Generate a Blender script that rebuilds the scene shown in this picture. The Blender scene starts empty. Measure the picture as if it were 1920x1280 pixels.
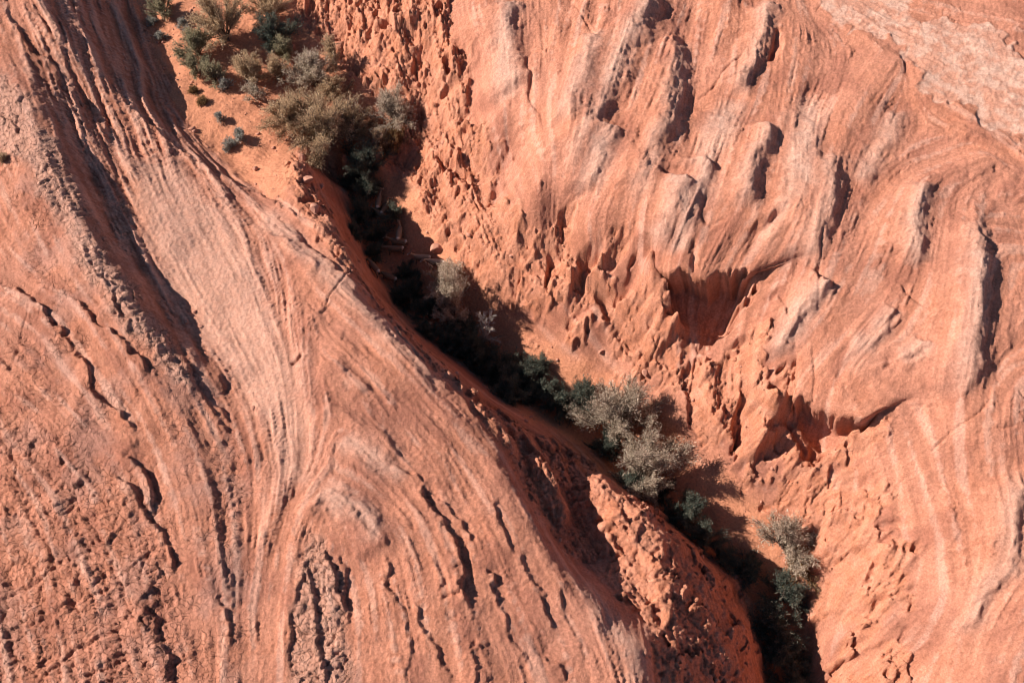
import bpy, bmesh, math, random, time
import numpy as np
from mathutils import Vector, Matrix, Euler

T0 = time.time()
scene = bpy.context.scene
COL = scene.collection

# ------------------------------------------------------------------ camera
TILT = math.radians(30.0)            # lean of the drone camera away from straight down
DIST = 57.0                          # metres from lens to the gully floor
HT = math.tan(math.radians(25.0))    # half field of view
cam_d = bpy.data.cameras.new('camera')
cam = bpy.data.objects.new('camera', cam_d)
COL.objects.link(cam)
cam_d.sensor_width = 36.0
cam_d.lens = 18.0 / HT
cam_d.clip_start = 0.5
cam_d.clip_end = 3000
CP = np.array([0.0, -DIST * math.sin(TILT), DIST * math.cos(TILT)])
cam.location = CP
cam.rotation_euler = (TILT, 0, 0)
scene.camera = cam

# ------------------------------------------------------------------ sky, sun, exposure
SUN_EL = math.radians(33.5)
SUN_AZ = math.radians(170.0)         # direction towards the sun, counter-clockwise from +X
world = bpy.data.worlds.new('World')
scene.world = world
world.use_nodes = True
wn = world.node_tree
bg = wn.nodes['Background']
sky = wn.nodes.new('ShaderNodeTexSky')
sky.sky_type = 'NISHITA'
sky.sun_disc = False
sky.sun_elevation = SUN_EL
sky.sun_rotation = math.radians(90) - SUN_AZ
sky.altitude = 1500
sky.dust_density = 0.6
wn.links.new(sky.outputs[0], bg.inputs[0])
bg.inputs[1].default_value = 0.055
sd = bpy.data.lights.new('sun', 'SUN')
sd.energy = 5.0
sd.angle = math.radians(0.5)
sd.color = (1.0, 0.93, 0.84)
sun = bpy.data.objects.new('sun', sd)
COL.objects.link(sun)
to_sun = Vector((math.cos(SUN_AZ) * math.cos(SUN_EL), math.sin(SUN_AZ) * math.cos(SUN_EL), math.sin(SUN_EL)))
sun.rotation_euler = (-to_sun).to_track_quat('-Z', 'Y').to_euler()
sun.location = (-40, 20, 40)
scene.view_settings.view_transform = 'Standard'
scene.view_settings.look = 'None'
scene.view_settings.gamma = 1.0
scene.view_settings.use_curve_mapping = False
scene.view_settings.exposure = 0.90
scene.cycles.filter_width = 1.0

# ------------------------------------------------------------------ helpers: survey point from picture
ct, st = math.cos(TILT), math.sin(TILT)
def ray(u, v):
    a = (np.asarray(u, float) - 960.0) / 960.0 * HT
    b = -(np.asarray(v, float) - 640.0) / 960.0 * HT
    return np.stack([a, b * ct + st, b * st - ct], -1)
def at(u, v, z):
    d = ray(u, v)
    t = (np.asarray(z, float) - CP[2]) / d[..., 2]
    return CP + d * t[..., None]

rng = np.random.default_rng(7)

# ------------------------------------------------------------------ terrain: surveyed heights (picture u, v, height in metres)
BREAK = [  # break lines: every vertex (u, v, z)
 # left foot of the gully
 [(655,325,.9),(662,400,.6),(684,484,.4),(710,530,.2),(740,572,.05),(784,610,-.1),(850,665,-.2),(920,722,-.3),(1010,762,-.45),(1085,805,-.6),(1140,870,-.9),(1205,935,-1.1),(1270,992,-1.4),(1330,1042,-1.7),(1392,1092,-2.1),(1420,1150,-2.5),(1436,1220,-2.9),(1442,1300,-3.3),(1446,1420,-3.6)],
 # right foot of the gully
 [(735,325,1.1),(750,400,.8),(800,470,.55),(860,540,.35),(930,600,.15),(1000,665,0),(1060,718,-.1),(1130,760,-.2),(1220,840,-.5),(1300,925,-.8),(1370,965,-1.0),(1420,1020,-1.4),(1470,1075,-1.9),(1490,1130,-2.4),(1500,1200,-2.9),(1505,1300,-3.3),(1508,1420,-3.6)],
 # rim of the left wall
 [(548,282,2.9),(575,316,4.2),(594,366,4.8),(622,416,5.0),(654,460,5.0),(666,503,4.9),(692,562,4.9),(732,596,4.9),(784,653,4.8),(834,698,4.7),(880,738,4.5),(925,790,4.2),(958,838,3.9)],
 # half-way down the left wall
 [(612,330,2.2),(640,420,2.4),(672,488,2.3),(700,545,2.2),(745,598,2.1),(800,650,2.0),(860,700,1.8),(910,745,1.6)],
 # middle ridge crest
 [(470,352,3.9),(540,405,4.7),(600,450,4.9),(640,510,5.2),(700,590,5.2),(770,660,5.1),(840,730,4.9),(900,800,4.7),(940,850,4.6),(985,940,4.55),(1020,1010,4.5),(1060,1065,4.5),(1110,1110,4.5),(1155,1165,4.6),(1200,1200,4.6),(1215,1290,4.6),(1220,1420,4.5)],
 # drop east of the ridge in its lower half
 [(975,850,3.0),(1015,940,2.7),(1048,1005,2.6),(1095,1065,2.6),(1140,1095,2.7),(1190,1150,3.3),(1235,1200,3.7),(1250,1290,3.8)],
 # basin and the knob
 [(1000,850,2.7),(1030,930,2.4),(1070,1000,2.0),(1110,1040,1.9)],
 [(1060,850,1.3),(1095,900,1.1),(1108,960,1.5)],
 [(1128,893,2.2),(1180,928,2.2),(1235,968,2.1),(1288,1018,1.7),(1320,1080,1.2),(1360,1130,.5),(1400,1190,-.2),(1418,1290,-.6)],
 [(1120,930,2.4),(1150,980,2.6),(1200,1030,2.8),(1250,1080,2.9),(1260,1140,3.2)],
 [(1150,905,.9),(1200,938,.6),(1260,985,.1),(1312,1035,-.4),(1365,1085,-.9),(1405,1160,-1.7),(1425,1230,-2.2)],
 # upper sand bench
 [(250,0,2.8),(300,130,2.7),(335,210,2.7),(400,292,2.85),(450,335,3.3)],
 [(330,0,3.0),(380,120,2.9),(430,230,2.8),(500,300,2.9)],
 [(450,0,3.0),(480,120,2.8),(540,220,2.5),(580,270,2.4)],
 [(560,0,3.2),(590,90,3.0),(660,180,2.6),(690,230,2.0)],
 [(590,282,2.5),(640,284,2.3),(690,272,2.1),(730,258,2.0)],
 [(640,335,.5),(690,322,.3),(735,305,1.0)],
 [(640,40,3.8),(690,120,3.6),(750,190,3.0),(790,260,2.4)],
 # left scarp top / foot
 [(40,-60,7.1),(60,0,6.9),(95,50,6.65),(130,105,6.25),(180,150,5.4),(235,195,4.6),(290,236,4.15),(340,272,4.0),(400,316,4.0),(470,352,3.95)],
 [(215,-60,3.5),(228,-10,3.4),(248,50,3.1),(268,110,3.0),(296,175,2.9),(335,228,2.9)],
 [(20,0,6.7),(50,60,6.5),(85,112,6.1),(130,165,5.3),(180,218,4.75),(250,275,4.25)],
 [(60,165,6.6),(82,200,6.4),(133,300,6.2),(183,423,6.0),(233,503,5.9),(290,586,5.7),(335,645,5.5),(410,700,5.1)],
 [(100,180,5.9),(112,215,5.75),(155,310,5.5),(205,430,5.2),(253,505,4.95),(306,585,4.8),(348,640,4.9),(415,695,5.0)],
 [(190,240,5.05),(230,330,4.95),(290,450,4.72),(345,560,4.5),(400,650,4.6),(460,760,4.75)],
 [(330,290,4.15),(400,380,4.6),(450,480,4.95),(520,600,5.2),(560,720,5.3)],
]
PTS = [
 (0,60,6.6),(0,250,5.8),(0,450,5.2),(0,650,4.7),(0,850,4.2),(0,1050,3.8),(0,1280,3.4),
 (100,450,5.7),(150,650,5.4),(250,750,5.45),(150,900,4.9),(300,900,5.25),(400,900,5.2),(480,930,5.05),
 (150,1100,4.6),(300,1080,5.0),(430,1080,5.1),(150,1280,4.2),(320,1280,4.7),(450,1280,4.85),
 (540,870,5.0),(520,1050,4.95),(500,1180,4.85),(600,850,5.35),(640,720,5.5),(560,520,5.25),(620,600,5.35),(720,720,5.55),(800,820,5.4),
 (640,960,5.5),(600,1080,5.35),(600,1280,5.0),(740,900,5.5),(720,1080,5.4),(720,1280,5.2),(860,980,5.35),(870,1150,5.3),(900,1280,5.2),(960,1120,5.0),(1030,1200,4.95),(1080,1290,4.85),(900,900,5.05),
 # shaded slope at the bottom
 (1300,1150,2.4),(1330,1230,1.9),(1340,1300,1.8),(1280,1220,3.0),
 # right side
 (700,20,4.9),(740,90,5.0),(790,130,4.7),(800,30,6.3),(850,100,6.4),(890,40,7.3),(900,160,6.3),(860,220,4.6),(830,280,3.2),(800,330,2.2),(780,370,1.5),
 (920,240,5.8),(940,310,5.2),(900,350,3.6),(850,400,2.1),(880,470,1.5),(950,420,4.0),(1000,380,6.0),(1010,300,7.1),(980,200,7.4),(1000,50,8.0),
 (1040,440,4.6),(1000,500,3.0),(930,520,1.5),(960,560,1.1),(1040,560,2.2),(1070,480,4.3),(1100,420,6.4),(1130,340,7.5),(1150,500,4.9),(1180,430,6.6),(1220,490,6.1),
 (1100,620,1.6),(1160,580,3.1),(1230,560,4.6),(1200,680,1.6),(1130,690,.6),(1280,690,2.5),(1320,650,3.5),(1380,620,5.0),(1420,570,6.4),(1420,500,7.4),(1300,470,7.4),
 (1330,760,2.2),(1260,780,1.0),(1400,720,4.0),(1460,680,5.6),(1500,620,6.7),(1390,850,1.4),(1450,800,3.2),(1330,860,.4),(1480,740,5.0),(1560,720,6.3),(1430,920,.5),(1500,890,2.2),(1580,850,4.0),(1640,800,6.0),
 (1480,960,0.1),(1540,960,1.6),(1600,950,3.2),(1560,1030,1.0),(1520,1060,-.6),(1620,1040,2.6),(1700,950,5.0),(1700,1080,3.9),(1575,1110,.6),(1650,1150,2.4),(1540,1130,-.6),(1548,1200,-1.0),(1556,1290,-1.4),(1525,1130,-1.6),(1528,1200,-2.2),(1532,1290,-2.6),(1620,1280,.6),(1720,1280,2.8),(1720,1180,3.6),
 (1300,300,8.6),(1200,150,8.5),(1400,100,9.3),(1500,300,9.1),(1600,100,9.9),(1600,450,8.7),(1700,250,9.8),(1850,100,10.9),(1850,350,10.2),(1900,550,9.6),(1750,600,8.7),(1650,650,7.7),(1800,800,8.0),(1740,760,7.4),(1880,950,7.4),(1800,1000,6.3),(1900,1150,6.4),(1820,1280,4.7),(1900,1280,5.4),
 # beyond the frame
 (-300,-200,5.8),(-300,300,4.8),(-300,700,3.8),(-300,1200,2.8),(-200,1500,2.8),(300,1500,4.3),(800,1500,4.8),(1800,1550,4.0),(2200,1400,6.5),(2250,900,9.0),(2250,400,11.0),(2200,-100,12.5),(1700,-200,11.0),(1200,-200,9.2),(900,-200,8.2),(700,-200,6.0),(560,-200,4.2),(420,-200,3.8),(250,-200,4.0),(30,-200,8.0),
]
cp = []
for pl in BREAK:
    for (a, b) in zip(pl[:-1], pl[1:]):
        n = max(1, int(math.hypot(a[0]-b[0], a[1]-b[1]) / 32))
        for k in range(n):
            t = k / n
            cp.append([a[i] + (b[i]-a[i]) * t for i in range(3)])
    cp.append(list(pl[-1]))
cp += [list(p) for p in PTS]
cp = np.array(cp)
low = np.clip((1.3 - cp[:, 2]) / 1.6, 0, 1) * np.clip((960 - cp[:, 1]) / 150, 0, 1) * np.clip((cp[:, 1] - 285) / 40, 0, 1)
cp[:, 2] -= 1.0 * low
CW = at(cp[:, 0], cp[:, 1], cp[:, 2])
# fit height = sum w_i |p - p_i| + plane
def rfun(d2): return np.sqrt(d2 + 0.04)
n = len(CW)
D2 = ((CW[:, None, :2] - CW[None, :, :2]) ** 2).sum(-1)
A = np.zeros((n + 3, n + 3))
A[:n, :n] = -rfun(D2) + 0.02 * np.eye(n) * -1
P = np.c_[np.ones(n), CW[:, :2]]
A[:n, n:] = P; A[n:, :n] = P.T
wts = np.linalg.solve(A, np.r_[CW[:, 2], 0, 0, 0])
def base_eval(x, y):
    sh = x.shape; x = x.ravel(); y = y.ravel()
    out = np.empty(x.size)
    for s in range(0, x.size, 20000):
        e = s + 20000
        d2 = (x[s:e, None] - CW[None, :, 0]) ** 2 + (y[s:e, None] - CW[None, :, 1]) ** 2
        out[s:e] = -rfun(d2) @ wts[:n] + wts[n] + wts[n+1] * x[s:e] + wts[n+2] * y[s:e]
    return out.reshape(sh)

# ------------------------------------------------------------------ core grid
DX, DY = 0.06, 0.062
X0, X1, Y0, Y1 = -43.0, 44.0, -24.0, 33.0
NX = int((X1 - X0) / DX) + 1; NY = int((Y1 - Y0) / DY) + 1
gx = X0 + DX * np.arange(NX); gy = Y0 + DY * np.arange(NY)
GX, GY = np.meshgrid(gx.astype(np.float32), gy.astype(np.float32))
def up(arr, xs, ys, qx, qy):
    """bilinear sample of a coarse regular grid"""
    fx = np.clip((qx - xs[0]) / (xs[1] - xs[0]), 0, len(xs) - 1.001); fy = np.clip((qy - ys[0]) / (ys[1] - ys[0]), 0, len(ys) - 1.001)
    ix = fx.astype(int); iy = fy.astype(int); tx = fx - ix; ty = fy - iy
    return ((arr[iy, ix] * (1-tx) + arr[iy, ix+1] * tx) * (1-ty) + (arr[iy+1, ix] * (1-tx) + arr[iy+1, ix+1] * tx) * ty)
cxs = np.arange(X0 - 0.3, X1 + 0.5, 0.2); cys = np.arange(Y0 - 0.3, Y1 + 0.5, 0.2)
CGX, CGY = np.meshgrid(cxs, cys)
ZC = base_eval(CGX, CGY)
def sep_blur(a, r):
    k = np.exp(-0.5 * (np.arange(-int(3*r)-1, int(3*r)+2) / r) ** 2); k /= k.sum()
    pad = len(k) // 2
    b = np.pad(a, ((pad, pad), (0, 0)), 'edge'); b = sum(k[i] * b[i:i + a.shape[0]] for i in range(len(k)))
    c = np.pad(b, ((0, 0), (pad, pad)), 'edge'); return sum(k[i] * c[:, i:i + a.shape[1]] for i in range(len(k)))
ZC = sep_blur(ZC, 1.0)
ZB = up(ZC, cxs, cys, GX, GY)
ZB = sep_blur(ZB, 2.0)
print('base', round(time.time() - T0, 1), n, NX, NY)

def hit(u, v):
    """ground point seen at picture position (u, v)"""
    u = np.asarray(u, float); v = np.asarray(v, float)
    z = np.full(u.shape, 4.0)
    for _ in range(40):
        p = at(u, v, z)
        z = z * 0.55 + 0.45 * up(ZC, cxs, cys, p[..., 0], p[..., 1])
    return at(u, v, z)
def W(pl):
    pl = np.array(pl, float)
    return hit(pl[:, 0], pl[:, 1])

CLX = W([(400,-150),(480,60),(560,200),(640,285),(695,330),(715,420),(760,510),(820,590),(900,665),(1000,715),(1100,780),(1200,880),(1300,960),(1390,1050),(1455,1120),(1470,1220),(1475,1400)])

# ------------------------------------------------------------------ noise on the grid
def vnoise(scale_x, scale_y=None, seed=0, x=None, y=None):
    """smooth lattice noise about N(0,1); scale in metres"""
    scale_y = scale_y or scale_x
    x = GX if x is None else x; y = GY if y is None else y
    r = np.random.default_rng(seed)
    fx = x / scale_x; fy = y / scale_y
    ix = np.floor(fx).astype(int); iy = np.floor(fy).astype(int)
    tx = (fx - ix).astype(np.float32); ty = (fy - iy).astype(np.float32)
    M = 512
    g = r.uniform(0, 2 * np.pi, (M, M)).astype(np.float32)
    cg, sg = np.cos(g), np.sin(g)
    ux = tx * tx * tx * (tx * (tx * 6 - 15) + 10); uy = ty * ty * ty * (ty * (ty * 6 - 15) + 10)
    def dot(ax, ay):
        jx = (ix + ax) % M; jy = (iy + ay) % M
        return cg[jy, jx] * (tx - ax) + sg[jy, jx] * (ty - ay)
    a = dot(0, 0); b = dot(1, 0); c = dot(0, 1); d = dot(1, 1)
    return ((a * (1-ux) + b * ux) * (1-uy) + (c * (1-ux) + d * ux) * uy) * 3.2
GX4, GY4 = GX[::4, ::4], GY[::4, ::4]; gx4, gy4 = gx[::4], gy[::4]
def expand(c):
    """quarter-density field back onto the full grid"""
    c = np.pad(c, ((0, 2), (0, 2)), 'edge').astype(np.float32)
    fy = np.arange(NY) / 4; iy = fy.astype(int); ty = (fy - iy)[:, None].astype(np.float32)
    r_ = c[iy] * (1 - ty) + c[iy + 1] * ty
    fx = np.arange(NX) / 4; ix = fx.astype(int); tx = (fx - ix)[None].astype(np.float32)
    return r_[:, ix] * (1 - tx) + r_[:, ix + 1] * tx
def fbm(scale, octv=4, seed=0, gain=0.5, x=None, y=None):
    s = 0; a = 1.0; co = 0
    for o in range(octv):
        sc = scale / 2 ** o
        if x is None and sc >= .9: co = co + a * vnoise(sc, seed=seed + o, x=GX4, y=GY4)
        else: s = s + a * vnoise(sc, seed=seed + o, x=x, y=y)
        a *= gain
    return s + expand(co) if isinstance(co, np.ndarray) else s
def where_on(mask, fn):
    """evaluate a costly field only where a mask is set"""
    sel = mask > .004; out = np.zeros(GX.shape, np.float32); out[sel] = fn(sel); return out
def worley(scale, seed, x, y, jit=0.85):
    r = np.random.default_rng(seed)
    M = 256
    jx = (0.5 + (r.random((M, M)) - 0.5) * jit).astype(np.float32); jy = (0.5 + (r.random((M, M)) - 0.5) * jit).astype(np.float32)
    hv = r.random((M, M)).astype(np.float32)
    fx = x / scale; fy = y / scale
    ix = np.floor(fx).astype(int); iy = np.floor(fy).astype(int); tx = (fx - ix).astype(np.float32); ty = (fy - iy).astype(np.float32)
    f1 = np.full(fx.shape, 9, np.float32); f2 = f1.copy(); hid = np.zeros(fx.shape, np.float32)
    for ax in (-1, 0, 1):
        for ay in (-1, 0, 1):
            kx = (ix + ax) % M; ky = (iy + ay) % M
            d = (jx[ky, kx] + ax - tx) ** 2 + (jy[ky, kx] + ay - ty) ** 2
            nearer = d < f1
            f2 = np.where(nearer, f1, np.minimum(f2, d)); hid = np.where(nearer, hv[ky, kx], hid); f1 = np.where(nearer, d, f1)
    return np.sqrt(f1), np.sqrt(f2), hid
def facets(scale, seed, x, y, tilt=.6, step=.3, jit=.9):
    """angular fracture faces: every cell is a tilted plane at its own level"""
    r = np.random.default_rng(seed); M = 256
    jx = (0.5 + (r.random((M, M)) - 0.5) * jit).astype(np.float32); jy = (0.5 + (r.random((M, M)) - 0.5) * jit).astype(np.float32)
    hv = (r.random((M, M)) - .5).astype(np.float32); ta = r.normal(0, 1, (M, M)).astype(np.float32); tb = r.normal(0, 1, (M, M)).astype(np.float32)
    fx = x / scale; fy = y / scale; ix = np.floor(fx).astype(int); iy = np.floor(fy).astype(int); tx = (fx - ix).astype(np.float32); ty = (fy - iy).astype(np.float32)
    f1 = np.full(fx.shape, 9, np.float32); out = np.zeros(fx.shape, np.float32)
    for ax in (-1, 0, 1):
        for ay in (-1, 0, 1):
            kx = (ix + ax) % M; ky = (iy + ay) % M; ex = tx - jx[ky, kx] - ax; ey = ty - jy[ky, kx] - ay
            d = ex * ex + ey * ey; m = d < f1; f1 = np.where(m, d, f1)
            out = np.where(m, (hv[ky, kx] * step + tilt * (ta[ky, kx] * ex + tb[ky, kx] * ey)), out)
    return out * scale
def sstep(a, b, x):
    t = np.clip((x - a) / (b - a), 0, 1); return t * t * (3 - 2 * t)

warpx = 0.30 * vnoise(1.7, seed=11) + 0.13 * vnoise(0.55, seed=12) + 0.06 * vnoise(0.25, seed=13)
warpy = 0.30 * vnoise(1.7, seed=21) + 0.13 * vnoise(0.55, seed=22) + 0.06 * vnoise(0.25, seed=23)
WX = GX + warpx * 0.55; WY = GY + warpy * 0.55
print('noise', round(time.time() - T0, 1))

# ------------------------------------------------------------------ region masks (traced outlines on the ground)
def poly_mask(poly, soft=0.35, rough=0.4, seed=5):
    p = W(poly)[:, :2]
    wx = GX + rough * warpx * 1.6; wy = GY + rough * warpy * 1.6
    xa, ya = p.min(0) - soft * 3 - 1.5; xb, yb = p.max(0) + soft * 3 + 1.5
    i0, i1 = np.searchsorted(gx, [xa, xb]); j0, j1 = np.searchsorted(gy, [ya, yb])
    out = np.zeros_like(GX)
    if i1 <= i0 or j1 <= j0: return out
    qx = wx[j0:j1, i0:i1]; qy = wy[j0:j1, i0:i1]
    ins = np.zeros(qx.shape, bool); dm = np.full(qx.shape, 1e9)
    m = len(p)
    for k in range(m):
        ax, ay = p[k]; bx, by = p[(k + 1) % m]
        cond = ((ay > qy) != (by > qy))
        xi = ax + (qy - ay) * (bx - ax) / (by - ay + 1e-12)
        ins ^= cond & (qx < xi)
        dx, dy = bx - ax, by - ay
        t = np.clip(((qx - ax) * dx + (qy - ay) * dy) / (dx*dx + dy*dy + 1e-12), 0, 1)
        dm = np.minimum(dm, (qx - ax - t*dx) ** 2 + (qy - ay - t*dy) ** 2)
    sdist = np.sqrt(dm) * np.where(ins, 1, -1)
    out[j0:j1, i0:i1] = sstep(-soft, soft, sdist)
    return out

SAND_BENCH = [(232,-60),(262,30),(300,125),(332,205),(370,262),(410,300),(470,345),(530,380),(545,330),(548,285),(590,280),(680,290),(730,300),(720,255),(690,190),(640,110),(560,40),(545,-60)]
SAND_GULLY = [(655,290),(662,400),(684,484),(710,530),(740,572),(784,610),(850,665),(920,722),(1000,790),(1085,830),(1140,880),(1205,940),(1270,994),(1330,1046),(1392,1098),(1420,1150),(1436,1220),(1442,1400),(1508,1400),(1502,1200),(1495,1110),(1470,1050),(1440,960),(1390,910),(1300,860),(1240,780),(1150,700),(1080,680),(1020,640),(950,590),(870,500),(820,430),(745,330)]
ORANGE_BAND = [(545,-60),(590,60),(680,160),(740,250),(760,340),(840,440),(900,540),(1000,600),(1100,640),(1230,720),(1330,800),(1400,870),(1470,950),(1500,1080),(1548,1120),(1550,1400),(1660,1400),(1690,1250),(1690,1130),(1670,1020),(1640,930),(1605,820),(1560,760),(1480,740),(1440,690),(1400,620),(1300,650),(1225,540),(1180,490),(1090,440),(1020,400),(960,370),(930,290),(880,210),(850,70),(810,-60)]
KNOB = [(1112,912),(1128,888),(1190,925),(1250,965),(1300,1020),(1345,1070),(1395,1120),(1420,1180),(1432,1280),(1430,1400),(1215,1400),(1215,1250),(1215,1180),(1160,1110),(1130,1060),(1115,990)]
RIMROCK = [(548,285),(580,310),(605,370),(660,455),(690,500),(740,580),(800,650),(870,715),(960,780),(1060,830),(1120,880),(1108,960),(1120,1050),(1060,1040),(1000,940),(950,850),(880,750),(790,670),(710,580),(640,490),(580,410),(530,340)]
BRAIN = [(-60,760),(60,800),(160,860),(250,930),(310,1030),(330,1150),(335,1400),(-60,1400)]
BRAIN2 = [(-60,100),(10,130),(70,220),(130,310),(170,420),(230,520),(300,620),(380,720),(330,720),(230,600),(150,500),(90,380),(40,290),(-60,280)]
STRIA = [(40,-60),(245,-60),(300,130),(340,230),(480,365),(500,450),(560,620),(580,800),(600,880),(540,980),(510,1060),(490,1000),(520,860),(450,760),(410,700),(335,640),(288,584),(232,503),(182,425),(132,302),(80,205),(50,120)]
BLOCKY = [(567,1000),(610,1010),(640,1080),(650,1200),(660,1400),(535,1400),(540,1220),(560,1090)]
PALE_TOP = [(1525,-60),(1545,0),(1575,30),(1592,42),(1600,62),(1650,62),(1700,110),(1725,150),(1770,185),(1800,210),(1850,240),(1905,268),(2050,350),(2050,95),(1920,85),(1830,60),(1790,55),(1740,40),(1700,5),(1680,-60)]
m_bench = poly_mask(SAND_BENCH, .35); m_gully = poly_mask(SAND_GULLY, .4)
m_orange = poly_mask(ORANGE_BAND, .28, 1.3); m_knob = poly_mask(KNOB, .3); m_rim = poly_mask(RIMROCK, .4)
m_brain = poly_mask(BRAIN, 1.2); m_brain2 = poly_mask(BRAIN2, .35); m_stria = poly_mask(STRIA, .7)
m_block = poly_mask(BLOCKY, .35); m_ptop = poly_mask(PALE_TOP, .12, .9)
m_sand = np.clip(np.maximum(m_bench, m_gully), 0, 1)
m_orange = m_orange * (1 - m_sand)
print('masks', round(time.time() - T0, 1))

# ------------------------------------------------------------------ grain of the rock: direction field from traced bedding lines
FLOW = [
 [(100,-40),(170,150),(230,300),(300,450),(400,620),(480,760)],[(200,-40),(270,180),(330,330),(400,500),(470,640),(530,800),(540,900)],
 [(20,-40),(90,120),(170,300),(250,450)],[(330,240),(420,330),(520,400),(620,470)],[(300,240),(390,400),(450,520),(520,640),(545,720),(550,900)],
 [(370,290),(450,420),(510,560),(550,660),(570,780)],[(490,600),(497,530),(492,480),(505,447),(540,460),(640,540),(740,620),(850,740)],
 [(545,680),(538,600),(535,520),(550,490),(600,540),(700,640),(800,740),(900,860)],[(565,790),(560,700),(565,630),(590,590),(640,640),(720,720),(800,820)],
 [(575,850),(570,740),(590,680),(640,690),(700,760),(790,880),(830,960),(860,1050),(890,1200)],[(530,900),(520,1000),(500,1100),(490,1320)],
 [(560,900),(600,820),(650,790),(720,840),(780,900)],[(520,1000),(560,930),(620,880),(700,910),(780,980),(820,1100),(850,1320)],
 [(540,1100),(560,1000),(610,950),(700,1020),(750,1130),(780,1320)],[(900,860),(960,960),(1020,1080),(1090,1180),(1140,1320)],
 [(850,900),(900,1000),(950,1100),(1000,1200),(1040,1320)],[(-40,520),(100,600),(170,700),(250,800),(300,950),(340,1100),(380,1320)],
 [(50,200),(150,400),(250,560),(350,720),(430,850),(450,950)],[(-40,640),(100,780),(200,900),(270,1050),(330,1200)],[(380,800),(430,950),(440,1100),(430,1320)],
 [(-40,0),(40,150),(100,300),(180,480)],[(620,1000),(600,1100),(600,1320)],[(650,1000),(690,1100),(700,1320)],
 [(700,0),(710,100),(760,200),(850,330)],[(640,0),(650,80),(700,150)],[(780,0),(790,120),(820,240),(880,380)],[(850,50),(870,200),(900,300),(960,430)],[(930,-40),(950,150),(960,250),(980,330)],[(1010,-40),(1010,100),(1000,250),(1040,330)],
 [(1110,-40),(1080,80),(1050,200),(1050,300)],[(1200,-40),(1150,130),(1100,260),(1060,350)],[(1270,0),(1200,200),(1130,330),(1090,400)],[(1290,100),(1270,250),(1210,370),(1200,460)],
 [(1350,0),(1330,150),(1300,300),(1250,430)],[(1440,-40),(1430,120),(1370,250),(1310,420)],[(1450,50),(1440,220),(1420,330),(1380,430),(1360,480)],[(1540,150),(1500,250),(1500,350),(1440,480),(1400,560)],
 [(1680,100),(1600,200),(1560,280),(1530,400),(1500,520)],[(1800,300),(1700,330),(1640,400),(1600,500),(1550,600),(1480,660)],[(1960,450),(1850,440),(1830,500),(1820,600),(1800,750)],
 [(1720,350),(1710,450),(1650,580),(1600,640)],[(1780,430),(1770,520),(1720,640),(1640,670)],[(1960,680),(1880,700),(1850,800),(1870,900)],[(1650,700),(1720,780),(1760,900),(1800,1000)],[(1700,860),(1750,1000),(1790,1100)],
 [(1880,880),(1900,1000),(1880,1080),(1830,1150),(1810,1320)],[(1640,960),(1560,1100),(1530,1250)],[(1720,1020),(1650,1130),(1580,1200)],[(1740,1160),(1660,1230),(1600,1280)],[(1960,1020),(1850,1180),(1800,1320)],
 [(1550,0),(1700,100),(1960,260)],[(1700,30),(1960,100)],[(1050,480),(1100,560),(1140,620)],[(1200,520),(1220,620),(1240,700)],[(1330,640),(1300,740),(1350,830)],[(1420,700),(1400,800),(1390,860)],[(1500,800),(1470,870),(1440,900)],
 [(600,320),(640,420),(700,520),(800,640),(900,740),(1000,800)],[(1000,830),(1040,930),(1080,1020),(1150,1110)],[(1130,900),(1200,1000),(1230,1100),(1220,1250)],[(1250,970),(1330,1080),(1380,1200),(1400,1320)],[(1260,1080),(1300,1180),(1330,1320)],
 [(300,50),(400,200),(500,300)],[(690,330),(750,480),(900,640),(1050,740),(1200,870),(1400,1060),(1470,1200)],[(1040,620),(1180,720),(1300,840),(1420,950)],
]
fp, fc, fs = [], [], []
for pl in FLOW:
    w = W(pl)[:, :2]
    for a, b in zip(w[:-1], w[1:]):
        L = np.linalg.norm(b - a); th = math.atan2(b[1]-a[1], b[0]-a[0])
        for k in range(max(1, int(L / 0.9))):
            fp.append(a + (b - a) * (k + .5) / max(1, int(L / 0.9))); fc.append(math.cos(2*th)); fs.append(math.sin(2*th))
fp = np.array(fp); fc = np.array(fc); fs = np.array(fs)
fxs = np.arange(X0 - .5, X1 + 1, 0.5); fys = np.arange(Y0 - .5, Y1 + 1, 0.5)
FX, FY = np.meshgrid(fxs, fys)
d2 = (FX.ravel()[:, None] - fp[:, 0]) ** 2 + (FY.ravel()[:, None] - fp[:, 1]) ** 2
wt = 1.0 / (d2 + 0.15) ** 1.6
c2 = sep_blur((wt @ fc / wt.sum(1)).reshape(FX.shape), .8); s2 = sep_blur((wt @ fs / wt.sum(1)).reshape(FX.shape), .8)
C2 = up(c2, fxs, fys, GX, GY) + 0.10 * vnoise(2.2, seed=41); S2 = up(s2, fxs, fys, GX, GY) + 0.10 * vnoise(2.2, seed=42)
TH = 0.5 * np.arctan2(S2, C2)
# keep the arrow pointing down-picture so streams are continuous
DIRX = np.cos(TH); DIRY = np.sin(TH)
flip = np.where(DIRY > 0, -1.0, 1.0); DIRX *= flip; DIRY *= flip
DX_ = DIRX.astype(np.float32); DY_ = DIRY.astype(np.float32)

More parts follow.
